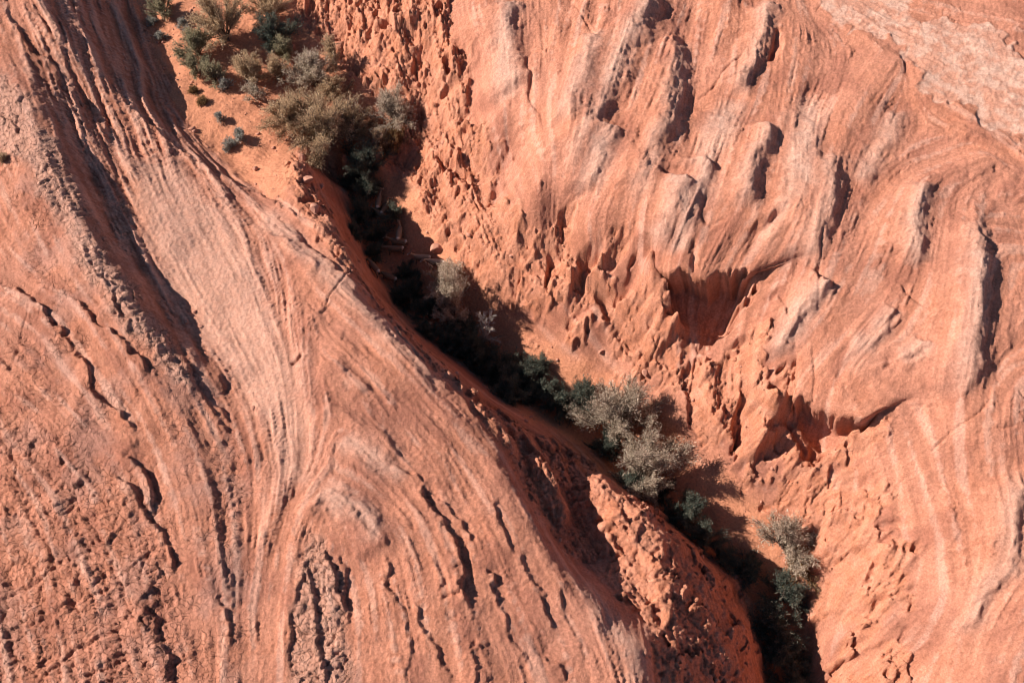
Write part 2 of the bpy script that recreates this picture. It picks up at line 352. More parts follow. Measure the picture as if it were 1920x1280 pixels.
def lic(src, step, nst, stride=1):
    """average src along the grain; stride>1 works on a thinned grid"""
    s = src[::stride, ::stride].astype(np.float32); ddx = DX_[::stride, ::stride]; ddy = DY_[::stride, ::stride]
    H_, W_ = s.shape
    base_i, base_j = np.meshgrid(np.arange(W_, dtype=np.float32), np.arange(H_, dtype=np.float32))
    acc = s.copy(); wsum = 1.0
    for sg in (1, -1):
        pi = base_i.copy(); pj = base_j.copy(); lx = ddx * sg; ly = ddy * sg
        for k in range(nst):
            pi += lx * (step / (DX * stride)); pj += ly * (step / (DY * stride))
            ii = np.clip(np.rint(pi), 0, W_ - 1).astype(np.int32); jj = np.clip(np.rint(pj), 0, H_ - 1).astype(np.int32)
            w = 0.5 + 0.5 * math.cos(math.pi * (k + 1) / (nst + 1))
            acc += w * s[jj, ii]; wsum += w
            nx = ddx[jj, ii]; ny = ddy[jj, ii]
            dt = np.where(nx * lx + ny * ly < 0, -1, 1); lx = nx * dt; ly = ny * dt
    acc /= wsum
    acc = (acc - acc.mean()) / acc.std()
    if stride > 1:
        acc = up(acc, gx[::stride], gy[::stride], GX, GY)
    return acc
L_huge = lic(vnoise(2.6, seed=56), .3, 24, 4)
L_big = lic(vnoise(1.1, seed=51) + .5 * vnoise(.6, seed=52), .25, 21, 3)
L_mid = lic(vnoise(.45, seed=53) + .6 * vnoise(.27, seed=54), .17, 18, 2)
L_fin = lic(rng.standard_normal(GX.shape) * .7 + vnoise(.16, seed=55), .09, 14, 1)
print('grain', round(time.time() - T0, 1))

# ------------------------------------------------------------------ ledges, ribs, cracks, pits
DET = np.zeros_like(GX); NEAR = np.zeros_like(GX)
GATE = .6 + .45 * sstep(-.7, .7, fbm(1.1, 2, seed=180)); NIB = .035 * vnoise(.5, seed=183) + .02 * vnoise(.16, seed=184)
def line_field(pl, reach, warp=1.0):
    p = W(pl)[:, :2]
    seg = np.linalg.norm(np.diff(p, axis=0), axis=1); cum = np.r_[0, np.cumsum(seg)]
    xa, ya = p.min(0) - reach - .4; xb, yb = p.max(0) + reach + .4
    i0, i1 = np.searchsorted(gx, [xa, xb]); j0, j1 = np.searchsorted(gy, [ya, yb])
    if i1 - i0 < 2 or j1 - j0 < 2: return None
    sl = (slice(j0, j1), slice(i0, i1))
    qx = GX[sl] + warp * .45 * warpx[sl]; qy = GY[sl] + warp * .45 * warpy[sl]
    best = np.full(qx.shape, 1e9); sgn = np.zeros(qx.shape); tt = np.zeros(qx.shape)
    for k in range(len(p) - 1):
        a = p[k]; d = p[k+1] - a; L2 = d @ d + 1e-9
        t = np.clip(((qx - a[0]) * d[0] + (qy - a[1]) * d[1]) / L2, 0, 1)
        ex = qx - a[0] - t * d[0]; ey = qy - a[1] - t * d[1]
        dd = ex * ex + ey * ey
        m = dd < best
        best = np.where(m, dd, best); sgn = np.where(m, np.sign(d[0] * ey - d[1] * ex), sgn)
        tt = np.where(m, (cum[k] + t * seg[k]) / cum[-1], tt)
    taper = sstep(0, .14, tt) * sstep(1, .86, tt)
    return sl, np.sqrt(best), sgn, taper
def ledge(pl, h, w=.9, sign=1, e=.09):
    """scarp; the picture-right side of a line traced downwards is the low side"""
    f = line_field(pl, w * 3)
    if f is None: return
    sl, d, s, tp = f
    sdv = d * s * sign + NIB[sl]; NEAR[sl] = np.maximum(NEAR[sl], tp * np.exp(-d / .45) * min(1, h * 2)); h = h * GATE[sl]
    DET[sl] += -0.5 * h * tp * np.clip(sdv / e, -1, 1) * np.exp(-np.clip(d - e, 0, None) / w)
def groove(pl, h, w=.12):
    f = line_field(pl, w * 3, .7)
    if f is None: return
    sl, d, s, tp = f
    DET[sl] -= h * tp * np.exp(-(d / w) ** 2)
def rib(pl, h, w=.5, lean=.5):
    """rounded rib, steeper on its picture-right flank"""
    f = line_field(pl, w * 3)
    if f is None: return
    sl, d, s, tp = f
    ww = np.where(s > 0, w * (1 - lean), w * (1 + lean))
    DET[sl] += h * tp * np.exp(-(d / ww) ** 2)
def recess(poly, top, depth, lo=.25, soft=.22):
    """hollow under an arch: deepest under the 'top' line, opening out downhill"""
    global DET
    m = poly_mask(poly, soft, .5)
    p = W(poly)[:, :2]; t = W(top)[:, :2].mean(0); c = p.mean(0); ax = t - c; L = np.linalg.norm(ax); ax /= L
    f = ((GX - c[0]) * ax[0] + (GY - c[1]) * ax[1]) / L
    DET -= depth * m * (lo + (1 - lo) * sstep(-1.2, .7, f))

LEDGES = [
 ([(0,523),(33,539),(60,573),(87,583),(110,613),(133,646),(147,666),(163,690),(170,716),(197,753),(227,776),(263,820)],.62,.8),
 ([(130,540),(147,566),(180,596),(200,613),(230,633),(258,665),(290,710)],.55,.7),
 ([(157,453),(173,493),(200,536),(217,570),(240,600),(260,640)],.45,.6),
 ([(277,618),(300,632),(320,652)],.35,.4),
 ([(347,660),(363,710),(383,733),(420,770),(450,800)],.5,.6),
 ([(408,696),(418,720),(422,740)],.4,.4),([(377,726),(417,790),(447,826)],.28,.5),
 ([(225,845),(253,870),(277,896),(290,930),(293,966)],.75,.8),([(213,873),(240,916),(273,953),(300,993),(320,1040),(327,1086)],.6,.7),
 ([(263,1136),(290,1170),(310,1213),(320,1253),(333,1300)],.6,.7),([(405,1095),(420,1136),(427,1173),(440,1212)],.35,.35),([(408,1046),(430,1082)],.3,.3),
 ([(567,1020),(573,1066),(563,1093),(547,1153),(540,1220),(547,1290)],.3,.5),([(572,1040),(585,1110),(600,1180),(610,1290)],.55,.5),([(612,1030),(632,1080),(645,1150)],.45,.5),
 ([(0,210),(18,226),(36,246)],.5,.4),([(10,10),(40,60),(67,93),(100,127),(115,157),(128,190)],.55,.6),([(60,20),(110,90),(140,150),(165,215),(175,260)],.35,.5),
 ([(100,110),(140,180),(155,240),(160,300)],.3,.3),([(170,150),(190,210),(215,270)],.28,.3),
 ([(195,120),(222,170),(253,205),(293,243),(333,276),(367,302),(400,322)],.4,.5),([(400,318),(467,352),(517,382),(567,406),(617,430)],.45,.5),([(262,120),(293,185),(327,230),(367,268)],.2,.3),
 ([(540,426),(583,460),(640,510),(690,560)],.4,.5),([(590,430),(637,492),(675,530),(705,562),(740,600)],.45,.4),([(720,590),(780,655),(827,712),(874,760),(920,810)],.45,.4),
 ([(660,540),(720,620),(800,690),(860,755)],.25,.4),
 ([(787,900),(813,940),(833,980),(853,1026),(867,1066),(880,1143)],.75,.9),([(820,926),(853,953),(870,993),(880,1020)],.38,.4),([(923,933),(940,993),(967,1033)],.28,.4),
 ([(908,1056),(924,1072),(927,1090),(920,1106),(927,1148)],.42,.35),([(868,1204),(885,1207),(905,1202)],.35,.3),([(880,1213),(890,1246),(903,1290)],.42,.4),
 ([(973,1033),(1000,1086),(1023,1146),(1040,1186)],.34,.5),([(1007,1220),(1040,1246),(1060,1275)],.34,.5),
 ([(933,853),(960,903),(987,940),(1010,986),(1040,1026),(1073,1066),(1107,1106),(1133,1153),(1160,1190)],.4,.4),
 ([(723,1026),(737,1066),(733,1100),(750,1136),(763,1180),(770,1290)],.26,.4),([(773,1120),(790,1170),(817,1206),(840,1290)],.32,.5),([(650,943),(690,993),(720,1010)],.28,.4),([(740,863),(773,886),(790,908)],.3,.4),
 ([(640,1030),(648,1090),(646,1130),(655,1170)],.35,.4),([(813,1040),(826,1080),(836,1110)],.25,.3),([(1050,1100),(1075,1180),(1095,1250)],.25,.5),([(935,1130),(960,1190),(985,1250)],.2,.5),
 # right side
 ([(1240,58),(1268,66),(1273,90),(1268,187),(1245,282)],.85,.8),([(1105,0),(1104,33),(1086,72)],.6,.6),([(1056,45),(1062,70),(1072,100)],.4,.4),([(1170,40),(1188,62),(1190,120)],.35,.5),
 ([(1083,187),(1088,260),(1094,293),(1088,333),(1055,364)],.75,.8),([(1155,220),(1187,283),(1201,333),(1190,376)],.6,.7),([(1130,170),(1125,210),(1110,250)],.3,.4),
 ([(905,30),(916,100),(918,167),(910,210)],.7,.6),([(950,187),(964,213),(955,287),(978,333)],.6,.5),([(706,-10),(710,60),(712,92),(747,100)],.5,.5),([(744,20),(752,70),(747,100)],.4,.4),
 ([(1433,105),(1420,135),(1405,155)],.35,.3),([(1452,250),(1453,300),(1442,350)],.25,.3),([(1318,365),(1328,395),(1342,420)],.45,.4),([(1155,840),(1150,840)],.01,.1),
 ([(1393,518),(1418,552),(1437,566)],.4,.4),([(1473,420),(1460,446),(1438,486)],.5,.5),([(1600,460),(1587,506),(1570,593)],.32,.4),([(1717,493),(1697,536),(1677,566)],.28,.4),
 ([(1870,600),(1862,640),(1853,693)],.45,.5),([(1893,575),(1906,610),(1903,650)],.5,.5),([(1657,760),(1663,800),(1655,842)],.55,.4),([(1690,786),(1704,815),(1706,845)],.5,.4),
 ([(1700,850),(1712,870),(1710,892)],.45,.4),([(1643,850),(1630,886),(1643,928)],.3,.3),([(1683,930),(1698,950),(1711,973),(1700,1012)],.6,.4),([(1695,1014),(1725,1003),(1750,994),(1772,982)],.3,.3,),
 ([(1733,893),(1750,915),(1760,935),(1767,962)],.35,.4),([(1827,1140),(1845,1186),(1843,1256)],.3,.4),([(1780,440),(1770,480),(1768,520)],.2,.4),
 ([(1010,200),(1018,225),(1024,245)],.2,.2),([(1030,90),(1040,150),(1060,210)],.15,.4),([(1500,150),(1490,200),(1470,260)],.2,.5),([(1560,200),(1530,260),(1515,330)],.22,.5),([(1610,230),(1580,300),(1570,360)],.22,.5),
 ([(1640,320),(1636,350),(1622,382)],.4,.35),([(1540,400),(1530,450),(1500,520)],.2,.4),
]
for L in LEDGES:
    lft = L[0][0][0] < 800 or (L[0][0][1] > 850 and L[0][0][0] < 1120)
    if lft: ledge(L[0], L[1] * .58, L[2], e=.06)
    else: ledge(L[0], L[1] * (.42 if L[1] >= .58 else .25), L[2] * 1.4, e=.42 if L[1] >= .58 else .2)
RIBS = [
 ([(1215,-20),(1180,80),(1140,170),(1100,250),(1065,330)],.55,.8),([(1120,60),(1090,150),(1060,240)],.3,.5),([(1290,60),(1250,230),(1210,330),(1190,400)],.3,.6),([(955,0),(950,120),(955,180)],.35,.8),
 ([(1150,240),(1120,310),(1085,380)],.35,.5),([(1437,0),(1432,60),(1400,140),(1375,180)],.35,.45),([(1437,233),(1427,277),(1407,333),(1380,393)],.4,.4),([(1500,200),(1505,280),(1480,380),(1440,460)],.25,.6),
 ([(1330,300),(1300,370),(1280,430)],.3,.6),([(1553,536),(1513,566),(1480,613),(1464,650),(1458,676)],.6,.6),([(1677,570),(1660,600),(1640,633),(1593,656)],.22,.35),([(1740,633),(1713,656),(1683,673)],.18,.3),
 ([(1865,440),(1830,446),(1827,526),(1820,593),(1808,660),(1820,693),(1800,726),(1793,750)],.38,.5),([(1720,340),(1710,420),(1715,490)],.3,.5),([(1550,290),(1545,360),(1530,430),(1510,500)],.3,.6),
 ([(1690,200),(1640,300),(1600,350)],.15,.5),([(1900,880),(1905,980),(1885,1070),(1830,1140),(1800,1200)],.35,.5),([(1280,330),(1250,400),(1230,470)],.35,.6),([(1360,200),(1330,260),(1300,330)],.15,.6),
 ([(470,400),(540,450),(640,540),(740,640),(840,740)],.25,.8),([(560,980),(600,940),(640,935),(700,980),(730,1040)],.25,.6),([(1000,848),(1030,900),(1050,950),(1066,1000)],.75,.32),([(500,460),(505,447),(540,462),(600,510)],.18,.3),
 ([(570,640),(590,590),(640,640),(680,680)],.15,.4),([(590,690),(640,690),(690,740)],.15,.4),([(580,810),(620,770),(700,810),(750,860)],.2,.5),([(1740,870),(1770,950),(1790,1050)],.2,.4),
 ([(1740,1010),(1690,1060),(1640,1110),(1600,1160)],.28,.35),([(1720,1090),(1660,1150),(1590,1200)],.3,.35),([(1700,1160),(1640,1210),(1580,1245)],.28,.3),([(1660,960),(1620,1010),(1590,1060)],.3,.4),
]
for L in RIBS:
    fold = L[0][0][0] > 900 and L[0][0][1] < 500
    rib(L[0], L[1] * (1.55 if fold else 1.1), L[2] * (1.65 if fold else 1.2), .30 if fold else .45)
GROOVES = [
 ([(1583,673),(1605,690),(1627,710),(1673,753)],.10,.07),([(1697,763),(1740,760),(1777,757),(1810,759)],.09,.06),([(1863,800),(1880,804),(1903,806)],.1,.06),([(983,100),(990,150),(993,180),(1010,213),(1023,240)],.15,.1),
 ([(1460,58),(1458,80),(1450,115)],.4,.14),([(1395,738),(1390,780),(1380,828)],.5,.16),([(1727,1100),(1690,1115),(1647,1130),(1620,1172)],.3,.14),([(1672,1178),(1630,1200),(1580,1222)],.25,.14),([(1707,1173),(1700,1190),(1690,1212)],.25,.12),([(1647,1250),(1620,1262),(1590,1272)],.25,.12),
 ([(540,683),(552,676),(562,668)],.25,.08),([(868,1018),(880,1060),(890,1100)],.1,.1),([(830,1124),(850,1118),(872,1112)],.14,.07),([(840,1150),(850,1160),(866,1152)],.1,.06),([(1820,1060),(1800,1075),(1770,1080)],.1,.06),
 ([(1720,940),(1740,944),(1756,938)],.12,.06),([(1770,1210),(1790,1150),(1880,1110)],.05,.06),([(60,560),(40,620),(20,700)],.15,.12),([(200,780),(240,800),(255,780)],.12,.08),([(1640,960),(1670,1010),(1700,1050)],.2,.15),
 ([(1320,400),(1350,408),(1372,404)],.12,.07),([(1440,560),(1462,553),(1475,575),(1480,610)],.2,.1),([(1320,425),(1326,460),(1325,490)],.25,.14),([(1500,850),(1530,840),(1550,800)],.3,.15),([(1470,760),(1500,790),(1520,840)],.3,.16),
 ([(710,580),(740,620),(800,690)],.2,.1),([(1180,0),(1150,40),(1100,120)],.12,.2),([(1745,1240),(1760,1200),(1800,1130)],.05,.06),([(40,930),(80,1010),(120,1090),(165,1170)],.28,.16),([(120,905),(180,1000),(230,1100),(260,1190)],.25,.15),([(0,1030),(60,1010),(120,960),(150,930)],.2,.12),
 ([(0,1130),(70,1090),(110,1060),(170,1030)],.3,.14),([(20,1200),(90,1150),(170,1120),(240,1090)],.2,.13),([(60,1280),(140,1220),(200,1190),(250,1160)],.35,.15),([(110,1290),(180,1260),(240,1225)],.25,.13),([(0,1200),(50,1250),(90,1290)],.25,.14),([(0,960),(60,930),(110,910)],.2,.13),
]
for L in GROOVES: groove(L[0], L[1] * (.45 if L[0][0][0] < 300 else 1), L[2] * (.6 if L[0][0][0] < 300 else 1))
PITS = [(890,150,26,62,.9),(955,290,22,50,.8),(790,105,12,26,.6),(810,75,9,18,.4),(725,95,14,20,.5),(1460,412,20,18,.55),(1105,470,18,16,.6),(1140,560,26,22,.6),(1085,590,18,14,.5),(1160,470,20,16,.5),(1200,520,16,24,.6),(1040,490,14,24,.5),
 (1255,610,18,22,.5),(1290,725,18,20,.5),(1390,770,9,40,.6),(1450,850,22,16,.5),(1640,905,10,18,.3),(945,350,18,20,.5),(985,430,16,24,.5),(1060,420,14,12,.4),(1190,640,14,12,.4),(1300,690,10,14,.4),(1440,770,16,20,.4),(1535,1000,22,26,.7),(1430,430,14,22,.3),(865,95,10,24,.5),(770,60,10,22,.5),(1690,985,14,16,.4),(640,60,8,10,.2),(930,380,10,14,.35)]
for (u, v, ru, rv, dep) in PITS:
    c = W([(u, v)])[0]; e1 = W([(u + ru, v)])[0]; e2 = W([(u, v - rv)])[0]
    rx = abs(e1[0] - c[0]) + .05; ry = min(abs(e2[1] - c[1]) + .05, 2.2)
    f = ((WX - c[0]) / rx) ** 2 + ((WY - c[1]) / ry) ** 2
    DET -= dep * np.exp(-f ** 1.5)
OHX = np.zeros_like(GX); OHY = np.zeros_like(GX)
def overhang(lip, shift, back, reach=1.3):
    """push the rock above an arch outwards so that it roofs the hollow"""
    m, sl = back, None
    f = line_field(lip, reach * 3, .4)
    sl, d, s_, tp = f
    w_ = np.exp(-(d / reach) ** 2) * (1 - m[sl]) * np.sqrt(tp)
    OHX[sl] += shift[0] * w_; OHY[sl] += shift[1] * w_
CAVE1 = [(1240,530),(1272,495),(1318,472),(1366,476),(1414,488),(1412,520),(1372,598),(1340,630),(1314,660),(1290,655),(1268,622),(1250,585)]
recess(CAVE1, [(1318,474),(1366,478),(1404,490)], 3.2, .0, .13)
overhang([(1240,530),(1272,495),(1318,472),(1366,476),(1414,488),(1416,515)], (-.70, -.85), poly_mask(CAVE1, .1, .5))
rib([(1205,500),(1222,545),(1248,600),(1275,645)], 1.3, .6, .2)
CAVE2 = [(1432,822),(1465,775),(1500,740),(1553,720),(1592,728),(1622,760),(1626,778),(1575,852),(1500,892),(1450,870)]
recess(CAVE2, [(1540,722),(1592,728),(1622,762)], 2.9, .0, .13)
overhang([(1490,745),(1553,720),(1592,728),(1622,760),(1626,785)], (-.75, -.75), poly_mask(CAVE2, .1, .5))
rib([(1462,742),(1440,775),(1425,810),(1432,845)], 1.5, .6, .2)
CAVEM = np.maximum(poly_mask([(1205,545),(1250,480),(1318,450),(1366,450),(1430,465),(1440,520),(1390,605),(1345,645),(1290,650),(1245,600)], .5, .3), poly_mask([(1425,822),(1455,760),(1490,725),(1553,695),(1602,703),(1650,750),(1650,785),(1590,850),(1520,870),(1450,850)], .5, .3))
print('lines', round(time.time() - T0, 1))

# ------------------------------------------------------------------ surface relief by kind of rock
slick = np.clip(1 - m_sand - m_orange - .8 * m_knob - .6 * m_rim, 0, 1)
pa = sstep(-.3, 1.5, fbm(3.5, 3, seed=140)); pb = sstep(.1, 1.5, fbm(1.6, 3, seed=145) + .4 * L_big)
right = (GX > np.interp(-GY, -CLX[:, 1], CLX[:, 0])).astype(np.float32)
def terr(f, k, w=.16):
    """thin beds: flat treads, crisp risers"""
    q = f * k; fl_ = np.floor(q); fr = q - fl_
    return (fl_ + sstep(0, w, fr)) / k
bed1 = L_big + .30 * L_mid + .10 * L_fin; bed2 = L_mid + .35 * L_fin
SMOOTH = poly_mask([(240,300),(330,300),(440,410),(500,540),(545,660),(570,800),(575,900),(520,900),(480,780),(420,690),(340,570),(270,450)], .7)
lf_ = 1 - .35 * (1 - right); lr_ = lf_ * (1 - .65 * SMOOTH) * (1 - .7 * m_ptop)
relief = slick * (.13 * L_huge * lr_ * (.6 + .4 * right) + .010 * L_big + .004 * L_fin + .035 * fbm(1.9, 2, seed=170))
# broken edges of single beds: short risers that fade in and out along the grain
for k_, (lev, sd0, hh) in enumerate([(-1.1, 401, .055), (-.45, 405, .075), (.1, 409, .08), (.6, 413, .06), (1.2, 417, .05)]):
    gate = sstep(.35, 1.3, fbm(1.7, 2, seed=sd0) + .35 * (1 - right))
    relief += slick * lr_ * .45 * hh * gate * (sstep(lev - .05, lev + .05, bed2 + .08 * warpx) - .5)
for k_, (lev, sd0, hh) in enumerate([(-.9, 431, .14), (.0, 435, .17), (.9, 439, .14)]):
    gate = sstep(.5, 1.4, fbm(2.6, 2, seed=sd0) + .25 * (1 - right))
    relief += slick * .38 * lr_ * (1 - .5 * m_stria) * hh * gate * (sstep(lev - .05, lev + .05, bed1) - .5)
relief += slick * pb * .016 * L_fin
relief += m_stria * (1 - .80 * SMOOTH) * ((.026 + .034 * pa) * terr(bed2, 1.4, .22) + .045 * terr(bed1, 2.0, .2))
# straight joints crossing the beds
rj = np.random.default_rng(31); JOINT = np.zeros_like(GX)
for _ in range(70):
    jx, jy = rj.uniform(X0 + 3, X1 - 3), rj.uniform(Y0 + 2, Y1 - 2); ii = int((jx - X0) / DX); jj = int((jy - Y0) / DY)
    if slick[jj, ii] < .6 or m_stria[jj, ii] > .5: continue
    th = TH[jj, ii] + rj.choice([math.pi / 2, math.pi / 3, -math.pi / 3, .25]) + rj.normal(0, .2); Lj = rj.uniform(.5, 2.0); w_ = .035 + .02 * rj.random()
    r_ = int(Lj / DX) + 8; sl = (slice(max(0, jj - r_), jj + r_), slice(max(0, ii - r_), ii + r_))
    ax = GX[sl] - jx + .12 * warpx[sl]; ay = GY[sl] - jy + .12 * warpy[sl]; al = ax * math.cos(th) + ay * math.sin(th); pe = -ax * math.sin(th) + ay * math.cos(th)
    pe = pe + .05 * np.sin(al * 3 + jx); JOINT[sl] = np.maximum(JOINT[sl], np.exp(-(pe / w_) ** 2) * sstep(Lj, Lj * .7, np.abs(al)))
relief -= .11 * JOINT * (1 - m_ptop)
relief += m_ptop * (.006 * vnoise(.2, seed=186) + .014 * vnoise(.6, seed=187) + .010 * L_mid)
# knobbly mudstone: rounded lumps with creases
kn = np.clip(m_orange + m_knob + .8 * m_rim, 0, 1)
def lumps(scale, seed, sel, warp=.5):
    x, y = GX[sel], GY[sel]
    f1, f2, hid = worley(scale, seed, x + warp * scale * vnoise(scale * 1.4, seed=seed + 1, x=x, y=y), y + warp * scale * vnoise(scale * 1.4, seed=seed + 2, x=x, y=y))
    return np.clip(1.05 - (f1 * 1.25) ** 2, -.3, 1) * (.5 + .5 * hid), hid
ob = np.clip(m_orange + .7 * m_rim, 0, 1)
def knobbly(sel):
    x, y = GX[sel], GY[sel]; n_ = lambda sc, sd0: vnoise(sc, seed=sd0, x=x, y=y); f_ = lambda sc, o_, sd0, g_=.5: fbm(sc, o_, sd0, g_, x, y)
    (lu0, h0), (lu1, h1), (lu2, h2) = lumps(2.6, 58, sel, .35), lumps(1.2, 61, sel), lumps(.55, 64, sel)
    wx_, wy_ = x + .22 * n_(1.1, 90) + .06 * n_(.35, 91), y + .22 * n_(1.1, 92) + .06 * n_(.35, 93)
    F0 = facets(1.7, 261, wx_, wy_ * .8, .42, .34); F1 = facets(.75, 264, wx_, wy_ * .85, .50, .40); F2 = facets(.34, 267, wx_, wy_, .50, .40)
    patch = sstep(-.3, .9, f_(2.6, 2, 70)); patch2 = sstep(-.2, 1.0, f_(1.9, 2, 73)); patch3 = sstep(-.2, 1.0, f_(1.3, 2, 76))
    o_, k_, kk = ob[sel], m_knob[sel], kn[sel]; lm, lf, lb = L_mid[sel], L_fin[sel], L_big[sel]
    r = o_ * (.50 * lu0 + .30 * lu1 * patch + .12 * lu2 * patch2 - .34 + .15 * terr(bed1[sel], 1.3, .1) + .02 * lf)
    r += o_ * (.55 * F0 * (.4 + .6 * patch) + .62 * F1 * (.25 + .75 * patch2) + .60 * F2 * (.2 + .8 * patch3))
    r += k_ * (.34 * lu0 + .24 * lu1 * (.3 + .7 * patch) + .12 * lu2 - .32 + .35 * F0 + .55 * F1 * (.3 + .7 * patch2) + .60 * F2 * (.35 + .65 * patch3))
    pn = f_(.6, 3, 150, .6) + .6 * lm; pm = f_(1.5, 2, 155) + .45 * lb
    r -= kk * .22 * patch2 * sstep(.75, 1.2, pn) + o_ * .75 * patch * sstep(.65, 1.05, pm)
    return r + kk * .035 * f_(.24, 2, 158, .7)
relief += where_on(kn, knobbly) * (1 - .72 * CAVEM)
# cracked, blocky skin of the old hill
mott = sstep(-.4, .8, fbm(2.6, 3, seed=90))
def blocky(sel):
    x, y = GX[sel], GY[sel]; n_ = lambda sc, sd0: vnoise(sc, seed=sd0, x=x, y=y); ra_, rb_ = x * .90 + y * .44, y * .90 - x * .44
    f1, f2, hid = worley(1.0, 81, ra_ + .22 * n_(1.6, 82), rb_ * 1.5 + .22 * n_(1.6, 83), .7)
    g1, g2, gid = worley(.40, 84, ra_ + .09 * n_(.8, 85), rb_ * 1.25 + .09 * n_(.8, 86), .75)
    return .16 * facets(.9, 281, ra_ + .1 * n_(.9, 87), rb_ * 1.4 + .1 * n_(.9, 88), .5, .5) + (.05 * (hid - .5) + .10 * (sstep(.0, .10, f2 - f1) - .8)) + (.02 * (gid - .5) + .05 * (sstep(0, .15, g2 - g1) - .8))
left_hill = poly_mask([(-80,100),(60,180),(180,440),(290,600),(420,740),(470,850),(480,1000),(470,1400),(-80,1400)], .6)
bw = np.clip(.6 * NEAR * (1 - right) + m_brain * 1.0 + m_brain2 * .8 + m_block * 1.1 + .16 * left_hill * mott * (1 - m_brain) + .25 * m_rim, 0, 1.1)
relief += bw * where_on(bw, blocky)
relief += left_hill * (.03 * fbm(.5, 3, seed=94) * mott + .03 * mott * L_mid)
relief += slick * .012 * vnoise(.2, seed=97)
# sand: soft hummocks and ripples
relief += m_sand * (.05 * fbm(1.6, 3, seed=100) + .02 * np.sin((GX * .5 + GY) * 22 + 3 * vnoise(.9, seed=103)) * sstep(0, 1, fbm(3, 2, seed=104)) + .012 * vnoise(.16, seed=105))
ZF = ZB + DET * (1 - .8 * m_sand) + relief
print('relief', round(time.time() - T0, 1))

# ------------------------------------------------------------------ colour attributes (the rock's own colour)
def line_paint(lines, w, warp=1.2):
    out = np.zeros_like(GX)
    for pl in lines:
        f = line_field(pl, w * 3, warp)
        if f is None: continue
        sl, d, s, tp = f
        out[sl] = np.maximum(out[sl], np.sqrt(tp) * np.exp(-(d / w) ** 2))
    return out
pale = .92 * m_ptop * (.35 + .65 * sstep(-1, .7, fbm(1.0, 4, seed=110, gain=.65) + .3 * L_mid))
pale = np.maximum(pale, .55 * line_paint([r[0] for r in RIBS[:20]], .5))
pale = np.maximum(pale, .75 * line_paint([[(960,0),(945,100),(955,190)],[(1215,0),(1170,110),(1120,200)],[(1130,270),(1120,330),(1100,360)],[(1530,170),(1500,270),(1500,370)],[(1545,545),(1505,590),(1470,650)],[(1720,350),(1715,430),(1712,490)],[(1830,470),(1825,560),(1815,650)],[(1380,180),(1330,300),(1300,420)],[(1270,330),(1290,450)]], .55))
pale = np.maximum(pale, .55 * SMOOTH); pale = np.maximum(pale, .45 * m_brain2); pale = np.maximum(pale, .45 * m_block)
pale = np.maximum(pale, .6 * line_paint([[(1080,1075),(1110,1110),(1150,1170),(1185,1200),(1195,1290)],[(480,385),(540,440),(640,530),(720,620)],[(640,820),(700,860),(760,890)],[(600,920),(680,960),(720,1010)],[(600,1040),(620,1150),(610,1280)]], .45))
pale = np.maximum(pale, .35 * sstep(.5, 1.6, L_mid + .5 * fbm(2.5, 3, seed=115)) * slick)
pale = np.maximum(pale, .5 * m_stria * sstep(-1.0, 1.4, L_mid + .6 * L_fin) )
pale *= (.75 + .25 * sstep(-1, 1, fbm(.35, 3, seed=118)))
orange = np.clip(np.maximum.reduce([m_orange, m_knob, .85 * m_rim, m_sand]) + .12 * fbm(2.0, 3, seed=120), 0, 1)
stain = sstep(.1, 1.3, fbm(2.6, 4, seed=125) + .55 * L_big + .25 * L_mid) * slick * (1 - m_ptop)
grey = np.clip(.8 * left_hill * sstep(-.2, 1.2, fbm(2.2, 4, seed=130) + .3 * L_mid) + .5 * m_brain2, 0, 1)

# ------------------------------------------------------------------ materials
def mat(name):
    m = bpy.data.materials.new(name); m.use_nodes = True
    nt = m.node_tree
    return m, nt, nt.nodes['Principled BSDF']
def node(nt, t, **kw):
    nd = nt.nodes.new(t)
    for k, v in kw.items(): setattr(nd, k, v)
    return nd
def mixc(nt, fac, a, b, blend='MIX'):
    nd = nt.nodes.new('ShaderNodeMix'); nd.data_type = 'RGBA'; nd.blend_type = blend
    for i, s in ((0, fac), (6, a), (7, b)):
        if isinstance(s, (int, float)): nd.inputs[i].default_value = s
        elif isinstance(s, tuple): nd.inputs[i].default_value = s + (1,)
        else: nt.links.new(s, nd.inputs[i])
    return nd.outputs[2]
def rampf(nt, sock, a, b):
    nd = nt.nodes.new('ShaderNodeMapRange'); nd.interpolation_type = 'SMOOTHSTEP'
    nt.links.new(sock, nd.inputs[0]); nd.inputs[1].default_value = a; nd.inputs[2].default_value = b
    return nd.outputs[0]
